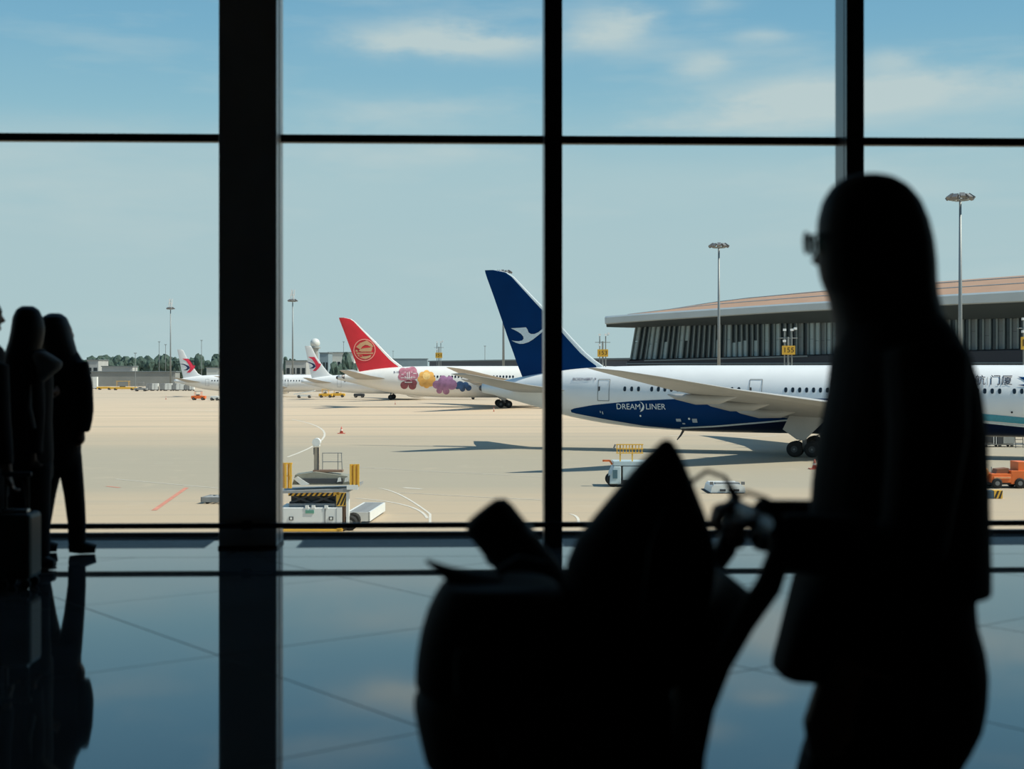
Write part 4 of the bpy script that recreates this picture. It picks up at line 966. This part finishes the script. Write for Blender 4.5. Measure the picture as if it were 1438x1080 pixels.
mb = MB(); mb.b2(hx(1396), hx(1408), -.01, .6, .02, .48); o = mb.build('hazard_end', M_YEL, ch); mb = MB(); stripes(mb, hx(1396), hx(1408), -.02, .03, .47, 2, .18); mb.build('hazard_stripe', M_HAZB, o, fixn=False)
ub = thing('baggage_cart', 'silver baggage cart with dark end hatch under the lettered fuselage', 'cart', G(1408, 628), -YAW); D5 = HG*FPX/(628-HY)
def ux(px): return (px-1408)/FPX*D5
mb = MB(); mb.b2(ux(1409), ux(1425), 0, 1.5, .35, 1.25); mb.build('container', M_STEEL, ub); mb = MB(); mb.b2(ux(1401), ux(1408.5), 0, 1.5, .3, 1.2); mb.build('end_hatch', M_VG, ub)
mb = MB(); mb.b2(ux(1380), ux(1400), .2, 1.4, .4, 1.1); mb.build('dark_bin', M_VG, ub); mb = MB(); mb.b2(ux(1378), ux(1440), .1, 1.4, .2, .32); mb.build('dolly', M_ULDG, ub); [put_wheel(ub, ux(p), y, .15, .14) for p in (1385, 1405, 1422) for y in (.2, 1.3)]
for p in (1395, 1398.5): MB().b2(ux(p), ux(p)+.06, -.05, .0, .3, 1.2).build('rail', M_VW, ub)
sl = thing('step_ladder', 'dark frame step ladder standing under the lettered fuselage', 'ladder', G(1431, 629), -YAW); D6 = HG*FPX/(629-HY)
def sx_(px): return (px-1431)/FPX*D6
MB().tube([(sx_(1426.5), 0, 0), (sx_(1425), 0, 1.35)], .035, 8).build('side_rail', M_VG, sl); MB().tube([(sx_(1437), 0, 0), (sx_(1436), 0, 1.35)], .035, 8).build('side_rail', M_VG, sl)
for z in (.1, .45, .8, 1.15): MB().cyl((sx_(1426), 0, z), (sx_(1436.5), 0, z), .03, n=8).build('rung', M_VG, sl)

# ================================================================== PEOPLE AND LUGGAGE (inside the hall)
M_SKIN = mat('skin', (.24, .14, .10), .6); M_HAIR = mat('black_hair', (.008, .007, .007), .6, 0, .2, 40, .2); M_COAT = mat('black_coat_cloth', (.010, .010, .011), .9, 0, .15, 30, .1)
M_TROU = mat('dark_trouser_cloth', (.012, .012, .014), .9, 0, .15, 40); M_SHOE = mat('black_shoe', (.012, .012, .012), .5); M_SHOEW = mat('pale_shoe_sole', (.25, .25, .24), .6); M_HOOD = mat('grey_hood_cloth', (.24, .24, .23), .9, 0, .15, 20)
M_BAG = mat('black_bag_fabric', (.010, .010, .011), .85, 0, .2, 50, .15); M_CART = mat('dark_trolley_metal', (.014, .014, .015), .5, .2); M_LENS = glass_mat('spectacle_lens', (.50, .62, .58)); M_SHELL = mat('dark_suitcase_shell', (.045, .05, .04), .45)
class Fig:
    """figure laid out from pixel outlines at one distance; rows are (py, front px, back px, half depth)"""
    def __init__(s, D, px, name, label, cat, group=None):
        s.D = D; b = P(px, HY, D); s.o = Vector((b.x, b.y, 0)); s.root = thing(name, label, cat, s.o, 0, group)
    def p(s, px, py, off=0):
        x, y = c2w((px-CX)/FPX*s.D, s.D+off); return Vector((x, y, CAMZ-(py-HY)/FPX*s.D))-s.o
    def m(s, px): return px/FPX*s.D
    def rows(s, mb, rows, n=20, off=0, pw=1.0):
        rings = []
        for r in rows:
            py, a, b, hw = r[:4]; o = off+(r[4] if len(r) > 4 else 0); ring = []
            for k in range(n):
                t = 2*PI*k/n; c, sn = math.cos(t), math.sin(t); c = math.copysign(abs(c)**pw, c); sn = math.copysign(abs(sn)**pw, sn)
                ring.append(s.p((a+b)/2+(b-a)/2*c, py, o+hw*sn))
            rings.append(ring)
        return mb.loft(rings)
    def limb(s, mb, pts, rad, n=12): return mb.tube([s.p(*q) for q in pts], rad, n)
def hand(mb, wrist, d, curl, side_v, L=.17):
    """palm, four fingers of unequal length that bend towards curl, and a thumb leaving the palm's side"""
    d = d.normalized(); curl = curl.normalized(); side_v = side_v.normalized(); k = L/.17
    pa = wrist+d*.085*k
    mb.tube([wrist-d*.01, wrist+d*.03*k, pa], [.024*k, .032*k, .034*k], 10, .55)
    for q, (o, ln) in enumerate(((-.030, .060), (-.010, .070), (.010, .066), (.029, .052))):
        a = wrist+d*.075*k+side_v*o*k; b = a+(d*.8+curl*.35).normalized()*ln*.5*k; c = b+(d*.1+curl*.95).normalized()*ln*.42*k; e = c+(curl*.55-d*.75).normalized()*ln*.36*k
        mb.tube([a, b, c, e], [.0095*k, .009*k, .0085*k, .007*k], 8)
    a = wrist+d*.03*k-side_v*.026*k; b = a+(d*.6-side_v*.6+curl*.4).normalized()*.032*k; c = b+(d*.5+curl*.8).normalized()*.028*k
    mb.tube([a, b, c], [.012*k, .0105*k, .0085*k], 8)
def head(mb, F, px, py, r, face):                     # face = (dx, dy) unit pixel-plane/depth direction the face looks in
    c = F.p(px, py); fx = F.p(px+10, py)-c; fx.normalize(); fy = Vector((FV[0], FV[1], 0)); fwd = (fx*face[0]+fy*face[1]).normalized(); sd_ = Vector((-fwd.y, fwd.x, 0)); up = Vector((0, 0, 1))
    mb.ell(c, r*.98, r*.92, r*1.18, 20, 14)
    mb.tube([c+fwd*r*.25-up*r*.5, c+fwd*r*.55-up*r*1.0], [r*.62, r*.40], 12)                      # jaw and chin
    mb.tube([c+fwd*r*.88+up*r*.18, c+fwd*r*1.10-up*r*.30], [r*.09, r*.17], 8)                       # nose
    mb.ell(c+fwd*r*.84-up*r*.62, r*.16, r*.24, r*.07, 10, 6); mb.ell(c+fwd*r*.84-up*r*.74, r*.15, r*.2, r*.07, 10, 6)   # lips
    for q in (-1, 1):
        mb.ell(c+sd_*q*r*.92-up*r*.1-fwd*r*.05, r*.16, r*.16, r*.3, 10, 8); mb.ell(c+fwd*r*.80+sd_*q*r*.36+up*r*.02, r*.16, r*.16, r*.12, 8, 6)
    mb.tube([c-up*r*.7-fwd*r*.1, c-up*r*1.9-fwd*r*.2], [r*.55, r*.62], 14); return c, fwd, sd_
# ---- woman pushing the trolley
Wm = Fig(3.0, 1240, 'person', 'woman with long hair and glasses in a dark jacket pushing the luggage trolley', 'person')
body = MB()
hc, hf, hs = head(body, Wm, 1214, 352, .092, (-1, .42))
Wm.rows(body, [(450, 1195, 1300, .07), (500, 1190, 1330, .16), (560, 1185, 1340, .17), (660, 1180, 1345, .14), (760, 1178, 1350, .135), (840, 1170, 1358, .155), (900, 1168, 1362, .165), (950, 1175, 1364, .16), (985, 1180, 1350, .14)])
for off, kx1, kx2, ax, kn, an in ((-.085, 1190, 1168, 1128, (1172, 1112), (1120, 1282)), (.085, 1290, 1292, 1340, (1288, 1112), (1345, 1268))):
    Wm.limb(body, [(kx1+15, 920, off), (kx2+6, 1010, off), (kn[0], kn[1], off), (an[0]+6, 1200, off), (an[0], an[1], off)], [.088, .088, .062, .052, .038], 14)
    body.tube([Wm.p(an[0]+12, an[1]+10, off), Wm.p(an[0]-30, 1300, off), Wm.p(an[0]-75, 1307, off)], [.036, .034, .026], 10)
for off in (-.19, .19):                               # both arms reach the handle
    Wm.limb(body, [(1268, 515, off*.9), (1262, 600, off*1.12), (1246, 742, off*1.1), (1180, 752, off*.9), (1100, 746, off*.75)], [.055, .048, .042, .038, .030], 12)
    hand(body, Wm.p(1096, 742, off*.75), Wm.p(1050, 724, off*.75)-Wm.p(1096, 742, off*.75), Vector((-.15, 0, -1)), Vector((0, 1 if off > 0 else -1, 0)), .19)
remesh(body.build('body', M_SKIN, Wm.root), .0055, 3)
hair = MB()
Wm.rows(hair, [(245, 1203, 1238, .03), (250, 1184, 1256, .06), (262, 1168, 1275, .085), (282, 1155, 1292, .10), (310, 1148, 1304, .105), (340, 1147, 1311, .107), (370, 1148, 1314, .107), (395, 1153, 1315, .106), (415, 1162, 1317, .106), (450, 1170, 1326, .115), (500, 1172, 1344, .12), (545, 1180, 1352, .11), (575, 1210, 1350, .08)], 24)
remesh(hair.build('hair', M_HAIR, Wm.root), .008, 3)
jk = MB()
Wm.rows(jk, [(432, 1183, 1316, .085), (462, 1176, 1336, .15), (500, 1170, 1356, .195), (550, 1164, 1371, .205), (610, 1152, 1380, .20), (680, 1142, 1384, .19), (740, 1138, 1386, .185), (800, 1126, 1387, .195), (832, 1117, 1387, .20)], 28)
Wm.rows(jk, [(790, 1128, 1230, .14), (830, 1117, 1225, .14), (870, 1106, 1215, .13), (910, 1096, 1195, .125), (932, 1090, 1180, .12), (946, 1088, 1170, .11)], 24, pw=.6)
for off in (-.19, .19):
    Wm.limb(jk, [(1268, 500, off*.85), (1262, 600, off*1.12), (1242, 745, off*1.12), (1175, 756, off*.9), (1078, 748, off*.76)], [.085, .078, .072, .066, .058], 14)
remesh(jk.build('jacket', M_COAT, Wm.root), .008, 3)
tr = MB()
Wm.rows(tr, [(800, 1150, 1372, .165), (845, 1150, 1366, .17), (875, 1155, 1368, .175), (910, 1162, 1378, .18), (945, 1163, 1383, .18), (985, 1150, 1382, .17), (1020, 1140, 1376, .165), (1050, 1128, 1362, .155), (1085, 1118, 1342, .14), (1115, 1122, 1325, .11)], 24)
for off, pts in ((-.08, [(1232, 940), (1205, 1010), (1174, 1082), (1166, 1112), (1140, 1200), (1126, 1285)]), (.08, [(1300, 940), (1302, 1010), (1288, 1082), (1284, 1112), (1312, 1190), (1343, 1262)])):
    Wm.limb(tr, [(*q, off) for q in pts], [.115, .108, .090, .083, .072, .066], 16)
remesh(tr.build('trousers', M_TROU, Wm.root), .008, 3)
for off, ax, ay in ((-.08, 1126, 1296), (.08, 1345, 1282)):
    sh = MB(); sh.tube([Wm.p(ax+30, ay, off), Wm.p(ax, ay-4, off), Wm.p(ax-45, ay+4, off), Wm.p(ax-88, ay+9, off)], [.038, .046, .042, .028], 12); sh.b2(0, 0, 0, 0, 0, 0)
    q = Wm.p(ax-25, 1315, off); sh = MB(); sh.tube([Wm.p(ax+30, 1290, off), Wm.p(ax, 1284, off), Wm.p(ax-45, 1292, off), Wm.p(ax-88, 1297, off)], [.034, .044, .040, .026], 12)
    remesh(sh.build('shoe', M_SHOE, Wm.root), .007, 2)
gl = MB(); gc = Wm.p(1151, 340, .045)
for q in (-1, 1):
    c = gc+hs*q*.034+hf*.012
    ring = [c+hs*(.026*math.cos(2*PI*k/20))+Vector((0, 0, .022*math.sin(2*PI*k/20))) for k in range(21)]
    gl.tube(ring, .0028, 6); gl.tube([c+hs*q*.026+Vector((0, 0, .01)), c+hs*q*.045-hf*.02+Vector((0, 0, .012)), c+hs*q*.050-hf*.12+Vector((0, 0, .004))], .0025, 6)
gl.tube([gc+hs*-.009+hf*.012, gc+hf*.014+Vector((0, 0, .004)), gc+hs*.009+hf*.012], .0025, 6)
go = gl.build('glasses', M_CART, Wm.root)
for q in (-1, 1):
    c = gc+hs*q*.034+hf*.012; lens = MB(); lens.prism([c+hs*(.025*math.cos(2*PI*k/16))+Vector((0, 0, .021*math.sin(2*PI*k/16))) for k in range(16)], hf*.0015); lens.build('lens', M_LENS, go)

# ---- luggage trolley with what is piled on it
Tr = Fig(2.95, 820, 'luggage_trolley', 'dark luggage trolley with curved handle frame pushed by the woman', 'trolley')
ZB = 1190
for off in (-.27, .27):
    path = [(985, 715), (996, 690), (1018, 675), (1045, 684), (1060, 712), (1061, 752), (1046, 795), (1014, 842), (985, 895), (965, 950), (953, 1010), (948, 1080), (945, 1150), (942, ZB)]
    mb = MB(); mb.tube([Tr.p(*q, off) for q in path], [.005, .005, .005, .005, .012, .024, .026, .024, .022, .02, .02, .02, .02, .02], 10); mb.build('handle_frame', M_CART, Tr.root, smooth=True)
mb = MB(); mb.cyl(Tr.p(1057, 728, -.28), Tr.p(1057, 728, .28), .017, n=12); mb.build('handle_bar', M_CART, Tr.root)
panel = [Tr.p(x, y) for x, y in [(1030, 812), (1004, 858), (978, 912), (961, 965), (951, 1030), (947, 1100), (944, ZB)]]
mb = MB(); mb.loft([[p+Vector((0, -.25, 0)), p+Vector((0, .25, 0)), p+Vector((-.02, .25, 0)), p+Vector((-.02, -.25, 0))] for p in panel]); mb.build('back_panel', M_BAG, Tr.root)
mb = MB()
for off in (-.24, -.08, .08, .24): mb.tube([Tr.p(945, ZB, off), Tr.p(760, ZB+14, off*.95), Tr.p(610, ZB+20, off*.85)], .013, 8)
mb.cyl(Tr.p(610, ZB+20, -.22), Tr.p(610, ZB+20, .22), .013, n=8); mb.cyl(Tr.p(780, ZB+13, -.25), Tr.p(780, ZB+13, .25), .013, n=8); mb.build('platform', M_CART, Tr.root)
FLZ = HY+CAMZ*FPX/2.95
for px, off in ((925, -.24), (925, .24), (650, 0)):
    c = Tr.p(px, FLZ, off); mb = MB(); mb.cyl(c+Vector((0, -.02, .06)), c+Vector((0, .02, .06)), .06, n=18); w = mb.build('wheel', M_TYRE, Tr.root)
    mb = MB(); mb.cyl(c+Vector((0, -.026, .06)), c+Vector((0, .026, .06)), .02, n=10); mb.build('axle', M_STEEL, w)
    mb = MB(); mb.tube([c+Vector((0, 0, .1)), c+Vector((0, 0, Tr.p(px, ZB+8).z))], .018, 8); mb.build('wheel_fork', M_CART, Tr.root)
def bag(name, label, cat, D, px, rows, m, hwpw=.75, voxel=.009):
    F = Fig(D, px, name, label, cat); F.root.location.z = 0
    mb = MB(); F.rows(mb, rows, 28, pw=hwpw); remesh(mb.build('shell', m, F.root), voxel, 3); return F
sc_ = Fig(2.93, 790, 'suitcase', 'black hard suitcase lying at the bottom of the trolley', 'suitcase')
mb = MB(); a = sc_.p(640, 1182); b = sc_.p(930, 1084); mb.b2(a.x, b.x, -.22, .22, a.z, b.z); mb.build('shell', M_BAG, sc_.root, bevel=.03)
for k in range(4): mb = MB(); z = a.z+(b.z-a.z)*(k+1)/5; mb.b2(a.x+.02, b.x-.02, -.226, .226, z-.006, z+.006); mb.build('rib', M_CART, sc_.root)
lb = bag('duffel_bag', 'lower black duffel bag bulging forward on the trolley', 'bag', 2.9, 740, [(1083, 640, 930, .17), (1076, 612, 936, .20), (1064, 598, 938, .22), (1030, 590, 940, .235), (1000, 584, 941, .24), (978, 580, 942, .235), (966, 590, 940, .2)], M_BAG)
mb = MB(); p0, p1 = lb.p(622, 1050, -.243), lb.p(662, 1060, -.243)
mb.b2(p0.x, p1.x, p0.y-.006, p0.y+.03, p1.z, p0.z); mb.build('side_glimmer', M_HOOD, lb.root)  # grey patch stands in for a label-like glimmer on the bag
mb = MB(); mb.tube([lb.p(700, 985, -.235), lb.p(710, 1010, -.262), lb.p(800, 1015, -.265), lb.p(815, 985, -.235)], .009, 8); mb.build('carry_strap', M_CART, lb.root)
ub_ = bag('backpack', 'upper black backpack with a pointed flap leaning on the front of the trolley', 'bag', 2.88, 700, [(963, 588, 794, .17), (955, 583, 797, .18), (920, 585, 799, .185), (885, 591, 799, .185), (855, 600, 798, .18), (838, 608, 794, .175), (824, 616, 786, .16), (816, 624, 770, .14)], M_BAG)
mb = MB(); mb.tube([ub_.p(700, 830, 0), ub_.p(655, 818, 0), ub_.p(624, 802, 0), ub_.p(598, 787, 0)], [.05, .045, .022, .006], 10, .55); mb.build('pointed_flap', M_BAG, ub_.root, smooth=True)
mb = MB(); mb.tube([ub_.p(700, 808, .05), ub_.p(730, 790, .05), ub_.p(770, 800, .05)], .01, 8); mb.build('grab_loop', M_CART, ub_.root)
mb = MB(); mb.b2(ub_.p(640, 900).x, ub_.p(760, 900).x, ub_.p(640, 900, -.236).y, ub_.p(640, 900, -.21).y, ub_.p(0, 945).z, ub_.p(0, 880).z); mb.build('front_pocket', M_BAG, ub_.root, bevel=.012)
tb_ = bag('tote_bag', 'tall black bag rising to a point beside the trolley handle', 'bag', 2.95, 900, [(962, 790, 948, .12), (930, 788, 962, .13), (880, 788, 984, .13), (830, 790, 1000, .13), (790, 795, 1006, .125), (755, 810, 1001, .115), (720, 838, 990, .10), (685, 867, 976, .08), (655, 893, 964, .055), (635, 912, 955, .035), (616, 931, 943, .018)], M_BAG, .85)
mb = MB(); mb.tube([tb_.p(930, 700, -.10), tb_.p(905, 760, -.15), tb_.p(890, 860, -.178)], .008, 8); mb.build('seam', M_CART, tb_.root)
rl_ = Fig(3.16, 740, 'rolled_mat', 'dark rolled mat sticking out diagonally between the two bags', 'rolled mat')
ax0, ax1 = rl_.p(682, 722, 0), rl_.p(792, 862, 0)
d = (ax1-ax0).normalized(); mb = MB(); mb.tube([ax0-d*.012, ax0, ax0+d*.02, ax1], [.040, .056, .060, .063], 20); mb.build('roll', M_BAG, rl_.root, smooth=False)
mb = MB(); mb.tube([ax0+d*.075, ax0+d*.095], [.0645, .0645], 20); mb.build('band', M_CART, rl_.root)

# ---- the pair by the window and the figure at the frame's edge
P2 = Fig(9.12, 95, 'person', 'person with dark hair and dark jacket standing close to the rail with arm hanging', 'person')
b = MB(); head(b, P2, 82, 470, .092, (-.5, .85))
P2.rows(b, [(500, 72, 100, .06), (520, 64, 108, .10), (570, 62, 108, .10), (620, 64, 108, .10), (645, 66, 108, .10)])
P2.limb(b, [(98, 630, 0), (104, 690, 0), (108, 750, 0), (109, 766, 0)], [.062, .05, .042, .036], 12); P2.limb(b, [(74, 630, .02), (60, 690, .05), (52, 745, .07), (50, 760, .07)], [.062, .05, .042, .036], 12)
for q in ((109, 769, 0), (50, 765, .07)): b.tube([P2.p(q[0]-2, q[1], q[2]), P2.p(q[0]+10, q[1]+3, q[2])], [.034, .028], 10)
P2.limb(b, [(111, 515, -.02), (121, 562, -.03), (119, 604, -.05)], [.05, .042, .028], 10)
hand(b, P2.p(119, 603, -.05), Vector((.02, 0, -1)), Vector((-1, .2, -.2)), Vector((0, 1, 0)), .15)
remesh(b.build('body', M_SKIN, P2.root), .009, 3)
b = MB(); P2.rows(b, [(440, 70, 86, .04), (446, 60, 94, .09), (458, 56, 99, .115), (475, 56, 103, .12), (495, 60, 109, .11), (512, 70, 112, .08)], 18, -.01); remesh(b.build('hair', M_HAIR, P2.root), .012, 2)
b = MB(); P2.rows(b, [(492, 66, 108, .07), (505, 58, 115, .12), (530, 54, 119, .14), (570, 54, 117, .14), (612, 56, 117, .145), (622, 58, 116, .14)], 20)
P2.limb(b, [(112, 510, -.02), (120, 540, -.03), (123, 575, -.04), (123, 590, -.05), (121, 606, -.05)], [.062, .056, .052, .046, .038], 12); remesh(b.build('jacket', M_COAT, P2.root), .012, 3)
b = MB(); P2.rows(b, [(605, 60, 114, .12), (640, 62, 113, .125), (655, 66, 112, .11)], 18)
P2.limb(b, [(97, 640, 0), (104, 692, 0), (108, 735, 0), (108, 764, 0)], [.080, .066, .058, .056], 14); P2.limb(b, [(73, 640, .02), (60, 692, .05), (52, 745, .07), (50, 762, .07)], [.078, .07, .058, .056], 14); remesh(b.build('trousers', M_TROU, P2.root), .012, 3)
for px, py, o in ((109, 773, 0), (50, 768, .07)):
    b = MB(); f0 = P2.p(px, 0, o); z = .035; b.tube([Vector((f0.x-.05, f0.y, z+.01)), Vector((f0.x+.02, f0.y, z+.012)), Vector((f0.x+.11, f0.y+.02, z-.004))], [.035, .045, .028], 12); b.build('shoe', M_SHOE, P2.root, smooth=True)
P1 = Fig(8.5, 42, 'person', 'long haired person in dark clothes with a grey hood showing at the shoulder', 'person')
b = MB(); head(b, P1, 40, 462, .092, (.6, .8))
P1.rows(b, [(496, 28, 56, .06), (520, 16, 64, .11), (570, 14, 64, .10), (630, 16, 66, .11), (655, 18, 66, .10)])
P1.limb(b, [(54, 640, -.03), (57, 710, -.05), (60, 770, -.06), (60, 790, -.06)], [.065, .05, .042, .036], 12); P1.limb(b, [(26, 640, .03), (24, 712, .03), (22, 780, .03)], [.065, .05, .036], 12)
for q in ((60, 793, -.06), (22, 784, .03)): b.tube([P1.p(q[0]-3, q[1], q[2]), P1.p(q[0]+10, q[1]+3, q[2])], [.034, .028], 10)
P1.limb(b, [(28, 512, .15), (40, 556, .22), (42, 552, .33)], [.05, .042, .028], 10); w0 = P1.p(42, 552, .33); hand(b, w0, P1.p(50, 550, .42)-w0, Vector((.3, 1, 0)), Vector((0, 0, 1)), .15)
P1.limb(b, [(54, 512, -.10), (60, 575, -.13), (58, 632, -.13)], [.05, .042, .028], 10); hand(b, P1.p(58, 630, -.13), Vector((0, 0, -1)), Vector((.4, .6, -.2)), Vector((1, 0, 0)), .15)
remesh(b.build('body', M_SKIN, P1.root), .009, 3)
b = MB(); P1.rows(b, [(430, 32, 48, .03), (435, 25, 56, .07), (446, 20, 61, .09), (462, 18, 64, .10), (478, 15, 62, .10), (505, 6, 54, .09), (530, 8, 48, .06)], 18, -.02); remesh(b.build('hair', M_HAIR, P1.root), .012, 2)
b = MB(); P1.rows(b, [(490, 22, 62, .08), (505, 6, 72, .13), (540, 2, 74, .15), (590, 4, 72, .15), (640, 4, 74, .155), (650, 6, 74, .15)], 20)
P1.limb(b, [(52, 512, -.10), (60, 575, -.13), (58, 634, -.13)], [.066, .058, .048], 12); P1.limb(b, [(26, 512, .15), (40, 556, .22), (42, 553, .31)], [.066, .058, .05], 12); remesh(b.build('jacket', M_COAT, P1.root), .012, 3)
b = MB(); P1.rows(b, [(494, 58, 74, .05), (501, 55, 86, .07), (509, 58, 97, .07), (517, 60, 95, .06), (526, 60, 84, .05), (536, 60, 72, .03)], 16, -.12); remesh(b.build('hood', M_HOOD, P1.root), .010, 2)
b = MB(); b.tube([P1.p(57, 540, -.168), P1.p(58, 570, -.196), P1.p(64, 600, -.198)], [.012, .02, .022], 8, .5); b.build('lit_fold', M_HOOD, P1.root, smooth=True)  # grey strip painted for the lit fold down the jacket
b = MB(); P1.rows(b, [(620, 8, 72, .13), (655, 10, 74, .135), (672, 14, 74, .12)], 18)
P1.limb(b, [(54, 655, -.03), (57, 712, -.05), (60, 760, -.06), (61, 785, -.06)], [.088, .072, .062, .058], 14); P1.limb(b, [(26, 655, .03), (24, 712, .03), (22, 778, .03)], [.088, .072, .058], 14); remesh(b.build('trousers', M_TROU, P1.root), .012, 3)
for px, o in ((60, -.06), (22, .03)):
    b = MB(); f0 = P1.p(px, 0, o); b.tube([Vector((f0.x-.06, f0.y, .045)), Vector((f0.x+.01, f0.y-.02, .048)), Vector((f0.x+.10, f0.y-.05, .034))], [.035, .046, .028], 12); s_ = b.build('shoe', M_SHOE, P1.root, smooth=True)
    b = MB(); b.tube([Vector((f0.x-.06, f0.y, .012)), Vector((f0.x+.01, f0.y-.02, .012)), Vector((f0.x+.10, f0.y-.05, .012))], [.04, .05, .034], 12, .22); b.build('sole', M_SHOEW, s_)
P3 = Fig(7.9, -32, 'person', 'person in dark coat mostly cut off beside the small suitcase', 'person')
b = MB(); head(b, P3, -22, 445, .095, (.8, .5))
P3.rows(b, [(482, -40, -8, .07), (510, -52, 0, .13), (580, -50, 0, .12), (650, -52, 0, .13)])
for x in (-38, -12): P3.limb(b, [(x, 640, 0), (x, 730, 0), (x, 805, 0)], [.085, .06, .036], 12); b.tube([P3.p(x-3, 812, 0), P3.p(x+14, 814, 0)], [.034, .028], 10)
P3.limb(b, [(-4, 515, -.03), (4, 590, -.05), (16, 640, -.10), (22, 665, -.12)], [.05, .042, .034, .026], 10); hand(b, P3.p(22, 663, -.12), Vector((.25, 0, -1)), Vector((1, .2, -.2)), Vector((0, 1, 0)), .15)
remesh(b.build('body', M_SKIN, P3.root), .010, 3)
b = MB(); P3.rows(b, [(414, -28, -14, .03), (420, -38, -5, .08), (436, -44, 3, .10), (455, -44, 1, .10), (475, -42, -8, .09)], 18, -.01); remesh(b.build('hair', M_HAIR, P3.root), .012, 2)
b = MB(); P3.rows(b, [(480, -42, -6, .09), (492, -56, 5, .14), (540, -58, 6, .15), (600, -56, 8, .15), (680, -58, 10, .16), (700, -58, 10, .16)], 20); P3.limb(b, [(-2, 512, -.03), (5, 590, -.05), (14, 632, -.09), (19, 652, -.11)], [.066, .058, .05, .04], 12); remesh(b.build('coat', M_COAT, P3.root), .012, 3)
b = MB(); P3.rows(b, [(680, -54, 4, .13), (700, -54, 4, .13)], 18)
for x in (-38, -12): P3.limb(b, [(x, 670, 0), (x, 735, 0), (x, 800, 0)], [.088, .074, .06], 14)
remesh(b.build('trousers', M_TROU, P3.root), .012, 3)
for x in (-38, -12): b = MB(); f0 = P3.p(x, 0, 0); b.tube([Vector((f0.x-.06, f0.y, .04)), Vector((f0.x+.01, f0.y, .044)), Vector((f0.x+.11, f0.y-.02, .03))], [.035, .044, .028], 12); b.build('shoe', M_SHOE, P3.root, smooth=True)
SU = Fig(7.75, 32, 'suitcase', 'small dark upright suitcase with silver handle standing by the standing pair', 'suitcase')
a0, a1 = SU.p(2, 812), SU.p(51, 719); mb = MB(); mb.b2(a0.x, a1.x, -.11, .11, .055, a1.z); mb.build('shell', M_SHELL, SU.root, bevel=.025)
xm = SU.p(14, 0).x; mb = MB(); mb.b2(xm-.006, xm+.006, -.113, .113, .07, a1.z-.01); mb.build('zip_seam', M_VG, SU.root)
xh = SU.p(24, 0).x
for q in (-.06, .06): MB().cyl((xh+q, 0, a1.z-.01), (xh+q, 0, SU.p(0, 668).z), .008, n=8).build('handle_tube', M_CART, SU.root)
MB().box(xh, 0, SU.p(0, 666).z, .16, .03, .026).build('grip', M_VG, SU.root, bevel=.008)
MB().box(xh, -.02, a1.z+.008, .14, .06, .022).build('handle_plate', M_STEEL, SU.root, bevel=.006)
for q in (a0.x+.035, a1.x-.035):
    for y in (-.075, .075): w = MB().cyl((q, y-.012, .027), (q, y+.012, .027), .027, n=14).build('wheel', M_TYRE, SU.root); MB().b2(q-.014, q+.014, y-.018, y+.018, .04, .06).build('wheel_fork', M_VG, SU.root)
